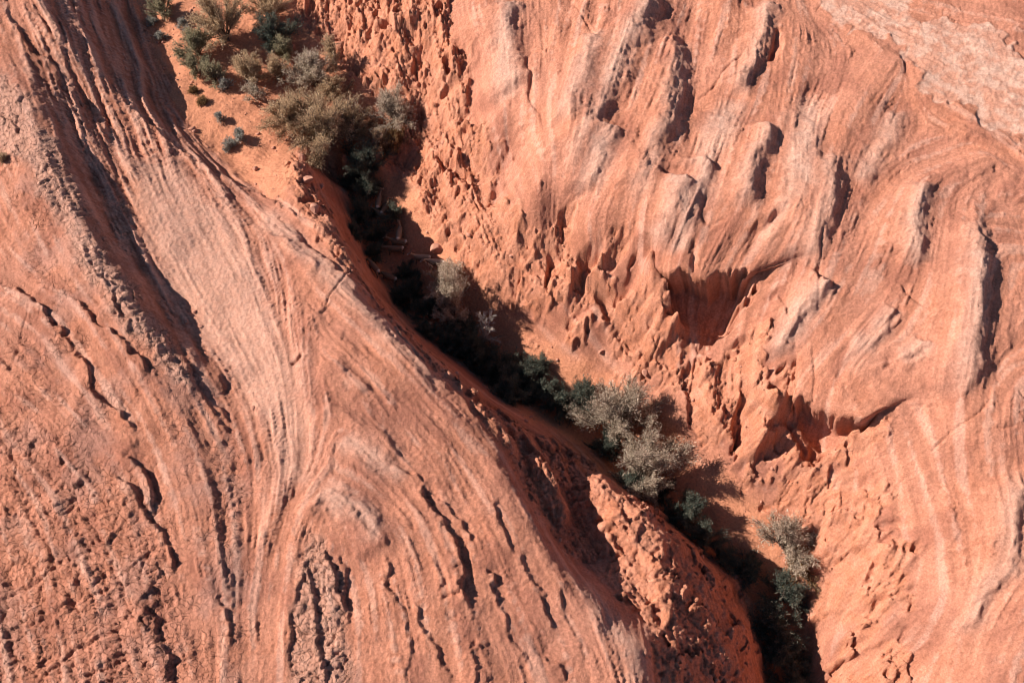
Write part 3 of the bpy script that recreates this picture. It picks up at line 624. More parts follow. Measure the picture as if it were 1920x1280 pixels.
def rock_material():
    m, nt, b = mat('red_sandstone')
    def attr(nm): return node(nt, 'ShaderNodeAttribute', attribute_name=nm).outputs['Fac']
    geo = node(nt, 'ShaderNodeNewGeometry')
    def noise(scale, det=5, rough=.6):
        nd = node(nt, 'ShaderNodeTexNoise'); nd.inputs['Scale'].default_value = scale; nd.inputs['Detail'].default_value = det; nd.inputs['Roughness'].default_value = rough
        nt.links.new(geo.outputs['Position'], nd.inputs['Vector']); return nd.outputs[0]
    n_fine = noise(9.0, 6, .78); n_mid = noise(1.3, 4, .65); n_big = noise(.22, 3, .55)
    c = mixc(nt, rampf(nt, n_mid, .35, .68), (.430, .168, .102), (.505, .214, .136))
    c = mixc(nt, rampf(nt, n_big, .4, .65), c, (.46, .195, .128))
    c = mixc(nt, attr('orange'), c, mixc(nt, rampf(nt, n_mid, .3, .7), (.475, .182, .102), (.525, .228, .144)))
    st_ = node(nt, 'ShaderNodeMath', operation='MULTIPLY'); nt.links.new(attr('stain'), st_.inputs[0]); st_.inputs[1].default_value = .6
    c = mixc(nt, st_.outputs[0], c, (.275, .104, .069))
    gr = node(nt, 'ShaderNodeMath', operation='MULTIPLY'); nt.links.new(attr('grey'), gr.inputs[0]); gr.inputs[1].default_value = .35
    c = mixc(nt, gr.outputs[0], c, (.36, .22, .185))
    c = mixc(nt, attr('pale'), c, (.565, .352, .272))
    c = mixc(nt, attr('sand'), c, mixc(nt, n_mid, (.510, .205, .112), (.560, .238, .140)))
    sk = node(nt, 'ShaderNodeMath', operation='MULTIPLY'); nt.links.new(rampf(nt, attr('sand'), 1.0, 0.2), sk.inputs[0]); sk.inputs[1].default_value = .38
    c = mixc(nt, sk.outputs[0], c, mixc(nt, attr('streak'), (.22, .20, .19), (.80, .80, .80)), 'OVERLAY')
    sp = rampf(nt, n_fine, .25, .8)
    c = mixc(nt, .6, c, mixc(nt, sp, (.26, .25, .24), (.80, .80, .80)), 'OVERLAY')
    nt.links.new(c, b.inputs['Base Color'])
    b.inputs['Roughness'].default_value = .92
    b.inputs['Specular IOR Level'].default_value = .15
    bp = node(nt, 'ShaderNodeBump'); bp.inputs['Strength'].default_value = 1.0; bp.inputs['Distance'].default_value = .09
    nt.links.new(n_fine, bp.inputs['Height'])
    wv = node(nt, 'ShaderNodeTexNoise'); wv.inputs['Scale'].default_value = 2.5; nt.links.new(geo.outputs['Position'], wv.inputs['Vector'])
    wm = node(nt, 'ShaderNodeVectorMath', operation='MULTIPLY_ADD'); nt.links.new(wv.outputs['Color'], wm.inputs[0]); wm.inputs[1].default_value = (.35, .35, .35); nt.links.new(geo.outputs['Position'], wm.inputs[2])
    prev = bp.outputs[0]
    for sc_, wd_, di_ in ((3.6, .07, .045),):
        vo = node(nt, 'ShaderNodeTexVoronoi', feature='DISTANCE_TO_EDGE'); vo.inputs['Scale'].default_value = sc_; nt.links.new(wm.outputs[0], vo.inputs['Vector'])
        b2 = node(nt, 'ShaderNodeBump'); b2.inputs['Distance'].default_value = di_; nt.links.new(rampf(nt, vo.outputs['Distance'], 0, wd_), b2.inputs['Height'])
        nt.links.new(attr('crack'), b2.inputs['Strength']); nt.links.new(prev, b2.inputs['Normal']); prev = b2.outputs[0]
    nt.links.new(prev, b.inputs['Normal'])
    return m
ROCK = rock_material()

# ------------------------------------------------------------------ terrain meshes
def grid_mesh(name, faces, verts, attrs):
    used = np.unique(faces); remap = np.full(len(verts), -1, np.int64); remap[used] = np.arange(len(used))
    f = remap[faces]; v = verts[used]
    me = bpy.data.meshes.new(name)
    me.vertices.add(len(v)); me.vertices.foreach_set('co', v.astype(np.float32).ravel())
    me.loops.add(f.size); me.loops.foreach_set('vertex_index', f.astype(np.int32).ravel())
    me.polygons.add(len(f)); me.polygons.foreach_set('loop_start', (np.arange(len(f)) * 4).astype(np.int32))
    me.polygons.foreach_set('use_smooth', np.ones(len(f), bool))
    for k, a in attrs.items():
        at_ = me.attributes.new(k, 'FLOAT', 'POINT'); at_.data.foreach_set('value', a[used].astype(np.float32))
    me.update(calc_edges=True)
    me.materials.append(ROCK)
    o = bpy.data.objects.new(name, me); COL.objects.link(o); o['kind'] = 'structure'
    return o
VERTS = np.stack([GX + OHX, GY + OHY, ZF], -1).reshape(-1, 3)
idx = np.arange(NX * NY).reshape(NY, NX)
Q = np.stack([idx[:-1, :-1], idx[:-1, 1:], idx[1:, 1:], idx[1:, :-1]], -1)
# drop what lies far outside the view
cz = ZB[:-1, :-1]; dep = (GY[:-1, :-1] - CP[1]) * st - (cz - CP[2]) * ct
uu = 960 + 960 / HT * (GX[:-1, :-1] - CP[0]) / dep
vv = 640 - 960 / HT * ((GY[:-1, :-1] - CP[1]) * ct + (cz - CP[2]) * st) / dep
keep = (uu > -90) & (uu < 2010) & (vv > -60) & (vv < 1345)
# whole 4 x 4 blocks are either fine or coarse
kb = keep[:keep.shape[0] // 4 * 4, :keep.shape[1] // 4 * 4].reshape(keep.shape[0] // 4, 4, keep.shape[1] // 4, 4).any((1, 3))
keep = np.zeros_like(keep); keep[:kb.shape[0] * 4, :kb.shape[1] * 4] = np.repeat(np.repeat(kb, 4, 0), 4, 1)
ci = idx[:kb.shape[0] * 4 + 1:4, :kb.shape[1] * 4 + 1:4]
QC = np.stack([ci[:-1, :-1], ci[:-1, 1:], ci[1:, 1:], ci[1:, :-1]], -1)[~kb]
# side of the gully
ccx = np.interp(-GY[:-1, :-1], -CLX[:, 1], CLX[:, 0])
csand = m_sand.ravel()[QC[:, 0]] > .5; cright = VERTS[QC[:, 0], 0] > np.interp(-VERTS[QC[:, 0], 1], -CLX[:, 1], CLX[:, 0])
sandf = (m_sand[:-1, :-1] > .5); rightf = GX[:-1, :-1] > ccx
ATT = {'pale': pale.ravel(), 'orange': orange.ravel(), 'stain': stain.ravel(), 'grey': grey.ravel(), 'sand': m_sand.ravel(), 'crack': np.clip(.9 * left_hill * (.35 + .65 * mott) + m_brain + m_block + m_brain2 + .4 * m_rim + .4 * kn + .15 * slick, 0, 1).ravel(), 'streak': np.clip(.5 + (.16 * L_fin + .14 * L_mid + .07 * L_big) * (1 + .7 * m_stria * (1 - SMOOTH) - .5 * m_ptop) - .10 * m_ptop * vnoise(.25, seed=119), 0, 1).ravel()}
t_sand = grid_mesh('sandy_gully_floor', np.concatenate([Q[keep & sandf], QC[csand]]), VERTS, ATT)
t_left = grid_mesh('sandstone_ridge', np.concatenate([Q[keep & ~sandf & ~rightf], QC[~csand & ~cright]]), VERTS, ATT)
t_right = grid_mesh('sandstone_slope', np.concatenate([Q[keep & ~sandf & rightf], QC[~csand & cright]]), VERTS, ATT)
# country beyond the picture
ox = np.arange(-150, 151, 1.0); oy = np.arange(-130, 171, 1.0); OX, OY = np.meshgrid(ox, oy)
OZ = base_eval(np.clip(OX, X0 - 1, X1 + 1), np.clip(OY, Y0 - 1, Y1 + 1)) - .25 + .25 * fbm(6, 4, seed=200, x=OX, y=OY)
far = np.clip((np.hypot(OX, OY - 6) - 45) / 60, 0, 1); OZ = OZ * (1 - .5 * far) + far * 4 * vnoise(30, seed=205, x=OX, y=OY)
oi = np.arange(OX.size).reshape(OX.shape); OQ = np.stack([oi[:-1, :-1], oi[:-1, 1:], oi[1:, 1:], oi[1:, :-1]], -1)
xc = OX[:-1, :-1] + .5; yc = OY[:-1, :-1] + .5
dpo = (yc - CP[1]) * st - (OZ[:-1, :-1] - CP[2]) * ct; uo = 960 + 960 / HT * xc / np.maximum(dpo, 1)
inside = (xc > X0 + 1.5) & (xc < X1 - 1.5) & (yc > Y0 + 1.5) & (yc < Y1 - 1.5)
zero = np.zeros(OX.size)
t_out = grid_mesh('desert_ground', OQ[~inside], np.stack([OX, OY, OZ], -1).reshape(-1, 3), {'pale': np.clip(.3 * vnoise(5, seed=210, x=OX, y=OY), 0, 1).ravel(), 'streak': zero + .5, 'crack': zero, 'orange': zero, 'stain': zero, 'grey': zero, 'sand': zero})
print('terrain', round(time.time() - T0, 1))

# ------------------------------------------------------------------ where things stand
def ground(u, v):
    """first point of the finished ground on the line of sight through (u, v)"""
    d = ray(u, v); zs = np.linspace(14, -6, 1200)
    t = (zs - CP[2]) / d[2]; p = CP + d * t[:, None]
    g = up(ZF, gx, gy, p[:, 0], p[:, 1])
    k = int(np.argmax(g > p[:, 2])); q = p[k]
    return np.array([q[0], q[1], float(up(ZF, gx, gy, q[:1], q[1:2])[0])])
def gz(x, y): return float(up(ZF, gx, gy, np.array([x]), np.array([y]))[0])
def view_at(p):
    d = p - CP; dep = d[1] * st - d[2] * ct
    ang = math.atan2(math.hypot(d[0], d[1]), -d[2])
    return 960 / HT / dep, ang            # picture units per metre, angle from straight down

def mesh_np(name, verts, faces, material, parent=None, attrs=None, smooth=False):
    verts = np.asarray(verts, np.float32); faces = np.asarray(faces, np.int32); k = faces.shape[1]
    me = bpy.data.meshes.new(name)
    me.vertices.add(len(verts)); me.vertices.foreach_set('co', verts.ravel())
    me.loops.add(faces.size); me.loops.foreach_set('vertex_index', faces.ravel())
    me.polygons.add(len(faces)); me.polygons.foreach_set('loop_start', (np.arange(len(faces)) * k).astype(np.int32))
    if smooth: me.polygons.foreach_set('use_smooth', np.ones(len(faces), bool))
    for a, val in (attrs or {}).items():
        q = me.attributes.new(a, 'FLOAT', 'POINT'); q.data.foreach_set('value', np.asarray(val, np.float32))
    me.update(calc_edges=True); me.materials.append(material)
    o = bpy.data.objects.new(name, me); COL.objects.link(o)
    if parent is not None: o.parent = parent
    return o
def empty(name, loc, rz=0.0):
    o = bpy.data.objects.new(name, None); COL.objects.link(o); o.empty_display_size = .3
    o.location = loc; o.rotation_euler = (0, 0, rz); return o
def tag(o, label, cat, group=None):
    o['label'] = label; o['category'] = cat
    if group: o['group'] = group
    return o

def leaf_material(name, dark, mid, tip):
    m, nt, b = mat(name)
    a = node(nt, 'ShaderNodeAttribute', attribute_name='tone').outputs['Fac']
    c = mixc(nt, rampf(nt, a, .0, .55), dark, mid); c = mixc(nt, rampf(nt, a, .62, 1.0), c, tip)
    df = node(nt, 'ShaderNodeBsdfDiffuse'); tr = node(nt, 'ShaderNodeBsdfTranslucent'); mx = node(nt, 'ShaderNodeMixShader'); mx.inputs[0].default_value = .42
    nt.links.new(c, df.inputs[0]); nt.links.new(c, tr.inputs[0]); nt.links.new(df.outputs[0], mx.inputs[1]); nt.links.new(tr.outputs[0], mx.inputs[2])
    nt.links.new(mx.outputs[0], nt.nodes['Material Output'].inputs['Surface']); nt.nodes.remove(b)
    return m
LEAF = {
 'olive': leaf_material('olive_leaves', (.360, .260, .160), (.580, .415, .265), (.740, .510, .330)),
 'grey':  leaf_material('grey_green_leaves', (.340, .280, .210), (.570, .460, .355), (.740, .580, .470)),
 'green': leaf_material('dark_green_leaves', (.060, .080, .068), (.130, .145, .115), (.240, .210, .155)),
 'moss':  leaf_material('mossy_leaves', (.210, .195, .120), (.370, .320, .205), (.520, .400, .270)),
 'sage':  leaf_material('sage_leaves', (.230, .222, .195), (.370, .350, .310), (.480, .440, .390)),
 'rust':  leaf_material('rusty_leaves', (.150, .100, .055), (.310, .190, .092), (.480, .260, .120)),
}
def wood_material(name, col):
    m, nt, b = mat(name); n1 = node(nt, 'ShaderNodeTexNoise'); n1.inputs['Scale'].default_value = 14
    nt.links.new(mixc(nt, n1.outputs[0], tuple(x * .6 for x in col), tuple(min(1, x * 1.35) for x in col)), b.inputs['Base Color']); b.inputs['Roughness'].default_value = .9
    return m
WOOD = wood_material('grey_brown_bark', (.14, .095, .068)); DEADWOOD = wood_material('bleached_wood', (.50, .42, .37))

def unit(a): return a / (np.linalg.norm(a, axis=-1, keepdims=True) + 1e-9)
def tubes(P, Q, r0, r1, sides=3):
    """tapered sticks between P and Q"""
    P = np.asarray(P); Q = np.asarray(Q); n_ = len(P); d = unit(Q - P)
    ref = np.where(np.abs(d[:, 2:3]) < .9, np.array([[0, 0, 1.]]), np.array([[1., 0, 0]]))
    a = unit(np.cross(d, ref)); b = np.cross(d, a); V = []
    for (C_, rr) in ((P, r0), (Q, r1)):
        for k in range(sides):
            th = 2 * math.pi * k / sides
            V.append(C_ + (a * math.cos(th) + b * math.sin(th)) * np.asarray(rr).reshape(-1, 1))
    V = np.stack(V, 1).reshape(-1, 3); base = (np.arange(n_) * 2 * sides)[:, None]
    F = np.concatenate([base + np.array([[k, (k + 1) % sides, sides + (k + 1) % sides, sides + k]]) for k in range(sides)])
    return V, F
def shrub(u, v, w, kind, label, group, hfac=.75, dens=1.0, seed=None, name='desert_shrub', lean=(0, 0), aspect=1.0, leaf=1.0, dead=False, cat='shrub'):
    """a many-stemmed bush; (u, v) the middle of its crown, w its width in picture units"""
    seed = seed if seed is not None else int(u * 7 + v * 13)
    r = np.random.default_rng(seed)
    g = ground(u, v); pm, ang = view_at(g); R = w * ((.95 if 350 < v < 625 else 1.25) if group == G2 else 1.17) / pm / 2; H = hfac * 2 * R
    g = ground(u - lean[0] * H * pm * .5, v + .5 * H * math.sin(ang) * pm)
    root = empty(name, (g[0], g[1], gz(g[0], g[1]) - .03)); tag(root, label, cat, group)
    ns = max(9, int(12 + 10 * R)); az = r.uniform(0, 2 * np.pi, ns); el = r.uniform(.25, 1.45, ns) ; el[: ns // 4] = r.uniform(1.1, 1.5, ns // 4)
    rad = r.uniform(.72, 1.08, ns)
    # lobed outline
    ph = r.uniform(0, 6.28, 4); lob = 1 + .17 * np.sin(2 * az + ph[0]) + .12 * np.sin(3 * az + ph[1]) + .08 * np.sin(5 * az + ph[2])
    tip = np.stack([np.cos(az) * np.cos(el) * R * lob, np.sin(az) * np.cos(el) * R * aspect * lob, np.sin(el) * H * .95 + .06 * H], 1) * rad[:, None]
    tip[:, 0] += lean[0] * H; tip[:, 1] += lean[1] * H
    bs = np.stack([r.normal(0, .05 * R, ns), r.normal(0, .05 * R, ns), np.full(ns, -.05)], 1)
    mid = bs * .45 + tip * .5; mid[:, 2] += .10 * H; mid += r.normal(0, .05 * R, mid.shape)
    def along(t): t = t[:, None]; return lambda i: (1-t)**2 * bs[i] + 2*t*(1-t) * mid[i] + t*t * tip[i]
    segs_p, segs_q, ra, rb = [], [], [], []
    for k in range(4):
        i = np.arange(ns); a = along(np.full(ns, k / 4))(i); b = along(np.full(ns, (k + 1) / 4))(i)
        segs_p.append(a); segs_q.append(b); rr = .018 + .014 * R
        ra.append(np.full(ns, rr * (1 - k / 5))); rb.append(np.full(ns, rr * (1 - (k + 1) / 5)))
    nt1 = int((140 + 300 * R * R) * (1.0 if not dead else .5))
    i1 = r.integers(0, ns, nt1); t1 = r.uniform(.3, 1, nt1); p1 = along(t1)(i1)
    d1 = unit(unit(p1 - np.array([lean[0] * H * .4, lean[1] * H * .4, .15 * H])) + r.normal(0, .55, (nt1, 3)) + np.array([0, 0, .25]))
    l1 = (.16 + .24 * R) * r.uniform(.5, 1.15, nt1) * (.5 + .5 * lob[i1]); q1 = p1 + d1 * l1[:, None]
    segs_p.append(p1); segs_q.append(q1); ra.append(np.full(nt1, .010 + .003 * R)); rb.append(np.full(nt1, .004))
    if dead:
        n2 = nt1 * 3; j = r.integers(0, nt1, n2); p2 = p1[j] + d1[j] * (l1[j] * r.uniform(.2, 1, n2))[:, None]; d2_ = unit(d1[j] + r.normal(0, .6, (n2, 3)))
        segs_p.append(p2); segs_q.append(p2 + d2_ * (.22 * R * r.uniform(.5, 1.2, n2))[:, None]); ra.append(np.full(n2, .011)); rb.append(np.full(n2, .006))
    V, F = tubes(np.concatenate(segs_p), np.concatenate(segs_q), np.concatenate(ra), np.concatenate(rb))
    if dead: V = V * np.array([1, 1, 1.0])
    mesh_np('branches', V, F, DEADWOOD if dead else WOOD, root)
    if dead: return root
    nl = int(min(30000, (900 + 7500 * R * R) * dens))
    j = r.integers(0, nt1, nl); tt = r.uniform(.05, 1.05, nl)
    pos = p1[j] + d1[j] * (l1[j] * tt)[:, None] + r.normal(0, .03 + .018 * R, (nl, 3))
    pos[:, 2] = np.maximum(pos[:, 2], .03)
    dl = unit(d1[j] + r.normal(0, .45, (nl, 3)) + np.array([0, 0, .15])); sd_ = unit(np.cross(dl, r.normal(0, 1, (nl, 3))))
    L = leaf * (.075 + .016 * R) * r.uniform(.5, 1.5, nl); wd = .011 + L * r.uniform(.03, .10, nl)
    V = np.stack([pos - sd_ * wd[:, None], pos + sd_ * wd[:, None], pos + dl * L[:, None]], 1).reshape(-1, 3); F = np.arange(nl * 3).reshape(-1, 3)
    clump = r.uniform(-.18, .18, nt1)[j]
    tone = np.clip(r.normal(.47, .26, nl) + clump, 0, 1)
    mesh_np('foliage', V, F, LEAF[kind], root, {'tone': np.repeat(tone, 3)})
    return root

G1 = 'shrubs on the sandy bench'; G2 = 'shaded shrubs in the gully'; G3 = 'sunlit shrubs along the gully'; G4 = 'small grey shrubs on the sand'
SHRUBS = [
 # u, v, w, kind, label, group, extras
 (308,14,50,'moss','dark green shrub at the top edge left of the big olive bush',G1,{}),
 (420,36,92,'olive','big olive bush with a bare forked trunk at the top of the sand',G1,dict(hfac=.95,lean=(-.12,.0))),
 (510,4,84,'olive','low brown olive bush cut by the top edge of the picture',G1,dict(dens=.8)),
 (372,84,58,'moss','green shrub below and left of the big olive bush with the trunk',G1,{}),
 (368,120,46,'moss','small green shrub at the left edge of the bench thicket',G1,{}),
 (402,138,52,'moss','green shrub directly above the round grey sage ball',G1,{}),
 (466,134,66,'olive','olive shrub in the middle of the bench thicket',G1,{}),
 (522,132,58,'olive','pale olive shrub right of the middle bench shrub',G1,dict(dens=.8)),
 (514,62,72,'green','blackish shrub in shade near the top of the thicket',G1,dict(dens=.8)),
 (536,95,54,'moss','dark green rounded shrub below the blackish one',G1,dict(dens=1.2)),
 (592,132,84,'grey','grey green shrub left of the airy fan shaped bush',G1,{}),
 (630,104,58,'olive','airy fan shaped bush at the foot of the orange cliff',G1,dict(dens=.6,hfac=.95)),
 (632,168,64,'olive','olive shrub between the fan shaped bush and the largest bush',G1,dict(dens=.8)),
 (548,216,84,'olive','left shoulder bush joined to the largest bush',G1,{}),
 (610,232,150,'olive','largest olive bush standing over the head of the gully',G1,dict(hfac=.62,dens=1.15)),
 (664,226,80,'olive','right shoulder bush joined to the largest bush',G1,{}),
 (478,172,40,'grey','small grey green shrub below the middle bench shrub',G1,dict(dens=.8)),
 (740,206,96,'grey','airy low bush alone on the orange slope right of the largest bush',G3,dict(hfac=.55,dens=.6,lean=(-.15,0))),
 (744,268,64,'rust','dark rusty shrub under the airy bush at the gully head',G3,dict(dens=.7)),
 (710,262,46,'olive','small brown shrub beside the rusty shrub at the gully head',G3,dict(dens=.7)),
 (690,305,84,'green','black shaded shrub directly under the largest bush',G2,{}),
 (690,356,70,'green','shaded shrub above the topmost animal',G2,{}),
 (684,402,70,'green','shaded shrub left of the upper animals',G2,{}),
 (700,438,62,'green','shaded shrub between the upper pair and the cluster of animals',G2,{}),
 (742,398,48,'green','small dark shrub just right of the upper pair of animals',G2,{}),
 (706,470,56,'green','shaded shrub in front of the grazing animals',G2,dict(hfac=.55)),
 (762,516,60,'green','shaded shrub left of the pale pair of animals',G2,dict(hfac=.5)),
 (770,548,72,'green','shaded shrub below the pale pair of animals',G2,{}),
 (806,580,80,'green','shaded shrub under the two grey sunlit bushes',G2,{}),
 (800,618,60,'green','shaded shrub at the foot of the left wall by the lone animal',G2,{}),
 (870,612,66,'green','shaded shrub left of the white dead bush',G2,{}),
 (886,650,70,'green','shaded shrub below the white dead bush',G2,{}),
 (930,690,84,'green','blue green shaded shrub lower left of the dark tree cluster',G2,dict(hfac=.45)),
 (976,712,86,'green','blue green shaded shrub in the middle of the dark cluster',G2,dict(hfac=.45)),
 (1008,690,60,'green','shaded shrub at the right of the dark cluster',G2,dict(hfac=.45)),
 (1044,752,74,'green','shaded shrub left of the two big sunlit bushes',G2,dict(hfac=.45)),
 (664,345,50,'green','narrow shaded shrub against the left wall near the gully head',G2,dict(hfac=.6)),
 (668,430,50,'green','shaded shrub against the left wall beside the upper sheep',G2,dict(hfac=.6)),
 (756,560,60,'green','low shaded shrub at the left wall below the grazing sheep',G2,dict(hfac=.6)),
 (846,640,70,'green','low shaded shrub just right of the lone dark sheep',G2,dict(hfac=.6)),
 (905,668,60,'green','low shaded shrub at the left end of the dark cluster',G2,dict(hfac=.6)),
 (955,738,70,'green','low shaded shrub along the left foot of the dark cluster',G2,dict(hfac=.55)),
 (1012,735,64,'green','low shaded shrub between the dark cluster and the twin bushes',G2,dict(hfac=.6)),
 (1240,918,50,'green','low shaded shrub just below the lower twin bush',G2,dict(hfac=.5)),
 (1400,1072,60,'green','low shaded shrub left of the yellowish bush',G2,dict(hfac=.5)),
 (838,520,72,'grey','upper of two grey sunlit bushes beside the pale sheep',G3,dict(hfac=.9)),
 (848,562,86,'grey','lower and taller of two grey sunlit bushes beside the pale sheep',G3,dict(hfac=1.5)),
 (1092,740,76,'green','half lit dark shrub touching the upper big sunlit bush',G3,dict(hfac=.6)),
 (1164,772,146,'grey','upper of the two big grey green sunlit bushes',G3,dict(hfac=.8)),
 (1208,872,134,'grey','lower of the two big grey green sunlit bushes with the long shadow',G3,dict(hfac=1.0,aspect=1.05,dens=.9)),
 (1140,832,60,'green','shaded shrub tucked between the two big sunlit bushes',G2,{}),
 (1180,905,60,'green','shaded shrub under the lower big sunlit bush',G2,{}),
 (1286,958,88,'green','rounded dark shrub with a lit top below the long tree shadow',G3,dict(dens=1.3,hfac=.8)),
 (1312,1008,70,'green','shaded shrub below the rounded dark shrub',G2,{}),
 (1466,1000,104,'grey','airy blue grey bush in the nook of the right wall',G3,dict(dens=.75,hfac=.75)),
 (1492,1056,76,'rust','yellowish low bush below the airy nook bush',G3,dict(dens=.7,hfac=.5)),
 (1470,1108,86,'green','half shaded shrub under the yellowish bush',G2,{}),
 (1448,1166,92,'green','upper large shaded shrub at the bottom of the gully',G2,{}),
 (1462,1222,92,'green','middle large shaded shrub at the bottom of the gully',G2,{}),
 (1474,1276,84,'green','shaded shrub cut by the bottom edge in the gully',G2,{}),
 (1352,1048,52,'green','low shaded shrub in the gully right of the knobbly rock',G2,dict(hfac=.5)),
 (345,46,20,'sage','upper of two small grey shrubs left of the big olive bush',G4,dict(hfac=.7)),
 (352,60,17,'sage','lower of two small grey shrubs left of the big olive bush',G4,dict(hfac=.7)),
 (427,160,22,'sage','round grey sage ball left of the thicket',G4,dict(hfac=.85,dens=1.4)),
 (413,221,18,'sage','tiny grey shrub alone on the open sand',G4,dict(hfac=.7)),
 (452,256,28,'sage','upper of two grey shrubs low on the open sand',G4,dict(hfac=.65,dens=1.3)),
 (429,272,24,'sage','lower of two grey shrubs low on the open sand',G4,dict(hfac=.6)),
 (303,67,16,'sage','tiny grey shrub near the rock edge at the top left of the sand',G4,dict(hfac=.5)),
 (287,40,18,'sage','tiny dry shrub by the top left rock edge',G4,dict(hfac=.5)),
 (341,102,14,'green','tiny green tuft left of the green bench shrubs',G4,dict(hfac=.6)),
 (366,170,18,'rust','tiny rusty tuft on the sand below the green shrubs',G4,dict(hfac=.4)),
 (380,190,20,'rust','flat dry tuft on the sand below the rusty tuft',G4,dict(hfac=.35)),
 (6,298,22,'olive','small dry shrub at the left edge on bare rock',G4,dict(hfac=.6)),
]
for (u, v, w, kind, label, group, ex) in SHRUBS: shrub(u, v, w, kind, label, group, **ex)
shrub(910, 614, 58, 'sage', 'bleached leafless bush standing in the shaded gully', None, hfac=1.3, dead=True, name='dead_bush', cat='dead bush')
print('shrubs', round(time.time() - T0, 1))

# ------------------------------------------------------------------ wild sheep
def coat_material():
    m, nt, b = mat('sheep_coat')
    a = node(nt, 'ShaderNodeAttribute', attribute_name='pale').outputs['Fac']; d = node(nt, 'ShaderNodeAttribute', attribute_name='dark').outputs['Fac']
    tc = node(nt, 'ShaderNodeTexCoord'); n1 = node(nt, 'ShaderNodeTexNoise'); n1.inputs['Scale'].default_value = 9; nt.links.new(tc.outputs['Object'], n1.inputs['Vector'])
    c = mixc(nt, n1.outputs[0], (.15, .092, .058), (.26, .165, .105)); c = mixc(nt, d, c, (.085, .055, .042)); c = mixc(nt, a, c, (.62, .52, .42))
    nt.links.new(c, b.inputs['Base Color']); b.inputs['Roughness'].default_value = .85; b.inputs['Specular IOR Level'].default_value = .15
    n2 = node(nt, 'ShaderNodeTexNoise'); n2.inputs['Scale'].default_value = 60; nt.links.new(tc.outputs['Object'], n2.inputs['Vector'])
    bp = node(nt, 'ShaderNodeBump'); bp.inputs['Strength'].default_value = .3; bp.inputs['Distance'].default_value = .02
    nt.links.new(n2.outputs[0], bp.inputs['Height']); nt.links.new(bp.outputs[0], b.inputs['Normal'])
    return m
COAT = coat_material(); HORN = wood_material('horn', (.20, .15, .11))
def sheep(u, v, heading, label, pitch=0.0, turn=0.0, size=.82, pale=0.0, step=.06, horn=1.0):
    """pitch: lowers the neck (0 raised .. 1 grazing); turn: looks to the side (radians)"""
    g = ground(u, v); pm, ang = view_at(g); g = ground(u, v + .66 * size * math.sin(ang) * pm)
    nb = Vector((.44, 0, .80))                                       # neck root
    na = math.radians(58 - 105 * pitch)
    def neckpt(d, up_):
        x = math.cos(na) * d - math.sin(na) * up_; z = math.sin(na) * d + math.cos(na) * up_
        p = Vector((x, 0, z)); p.rotate(Euler((0, 0, turn * min(1, d / .3)))); return nb + p
    n1 = neckpt(.22, .0); n2 = neckpt(.42, .01)
    hd = Euler((0, 0, turn)).to_matrix() @ Vector((math.cos(-.55 - .5 * pitch), 0, math.sin(-.55 - .5 * pitch)))
    side = Euler((0, 0, turn)).to_matrix() @ Vector((0, 1, 0))
    h1 = n2 + hd * .10; h2 = n2 + hd * .20; h3 = n2 + hd * .285
    J = []; E = []; Rr = []
    def add(p, rx, ry, par):
        J.append(tuple(p)); Rr.append((rx, ry)); i = len(J) - 1
        if par is not None: E.append((par, i))
        return i
    pel = add((-.40, 0, .76), .185, .18, None)
    ru = add((-.55, 0, .75), .12, .12, pel); tl = add((-.64, 0, .68), .022, .022, ru)
    bel = add((-.17, 0, .68), .225, .225, pel); rbs = add((.10, 0, .68), .205, .215, bel); ch = add((.32, 0, .74), .165, .175, rbs)
    nk = add(tuple(nb), .11, .12, ch); a1 = add(tuple(n1), .075, .082, nk); a2 = add(tuple(n2), .070, .070, a1); b1 = add(tuple(h1), .068, .064, a2); b2 = add(tuple(h2), .048, .044, b1); b3 = add(tuple(h3), .036, .032, b2)
    for s_ in (1, -1):
        e = n2 + side * (.12 * s_) - hd * .02 + Vector((0, 0, .05)); add(tuple(e), .018, .028, a2)
        k = step * s_
        f0 = add((.33, .10 * s_, .52), .075, .065, ch); f1 = add((.33 + k * .5, .125 * s_, .31), .050, .048, f0); f2 = add((.32 + k, .13 * s_, .09), .036, .036, f1); add((.35 + k, .115 * s_, .02), .032, .030, f2)
        q0 = add((-.40, .11 * s_, .56), .115, .095, pel); q1 = add((-.33 - k * .4, .125 * s_, .44), .070, .062, q0); q2 = add((-.50 - k * .8, .135 * s_, .29), .048, .046, q1); q3 = add((-.46 - k, .14 * s_, .08), .036, .036, q2); add((-.43 - k, .125 * s_, .02), .032, .030, q3)
    me = bpy.data.meshes.new('skeleton'); me.from_pydata(J, E, []); tmp = bpy.data.objects.new('skeleton', me); COL.objects.link(tmp)
    mod = tmp.modifiers.new('skin', 'SKIN'); mod.use_smooth_shade = True
    sv = me.skin_vertices[0].data if me.skin_vertices else None
    if sv is None:
        bm = bmesh.new(); bm.from_mesh(me); bm.verts.layers.skin.verify(); bm.to_mesh(me); bm.free(); sv = me.skin_vertices[0].data
    for i, rr in enumerate(Rr): sv[i].radius = rr; sv[i].use_root = (i == pel)
    sub = tmp.modifiers.new('sub', 'SUBSURF'); sub.levels = 2; sub.render_levels = 2
    dg = bpy.context.evaluated_depsgraph_get(); ev = tmp.evaluated_get(dg); bme = bpy.data.meshes.new_from_object(ev); bme.name = 'sheep_body'
    bpy.data.objects.remove(tmp); bpy.data.meshes.remove(me)
    co = np.empty(len(bme.vertices) * 3, np.float32); bme.vertices.foreach_get('co', co); co = co.reshape(-1, 3)
    pv = sstep(-.47, -.56, co[:, 0]) * sstep(.45, .6, co[:, 2]) + .55 * sstep(.60, .50, co[:, 2]) * sstep(.42, .50, co[:, 2]) * sstep(.19, .1, np.abs(co[:, 1]))
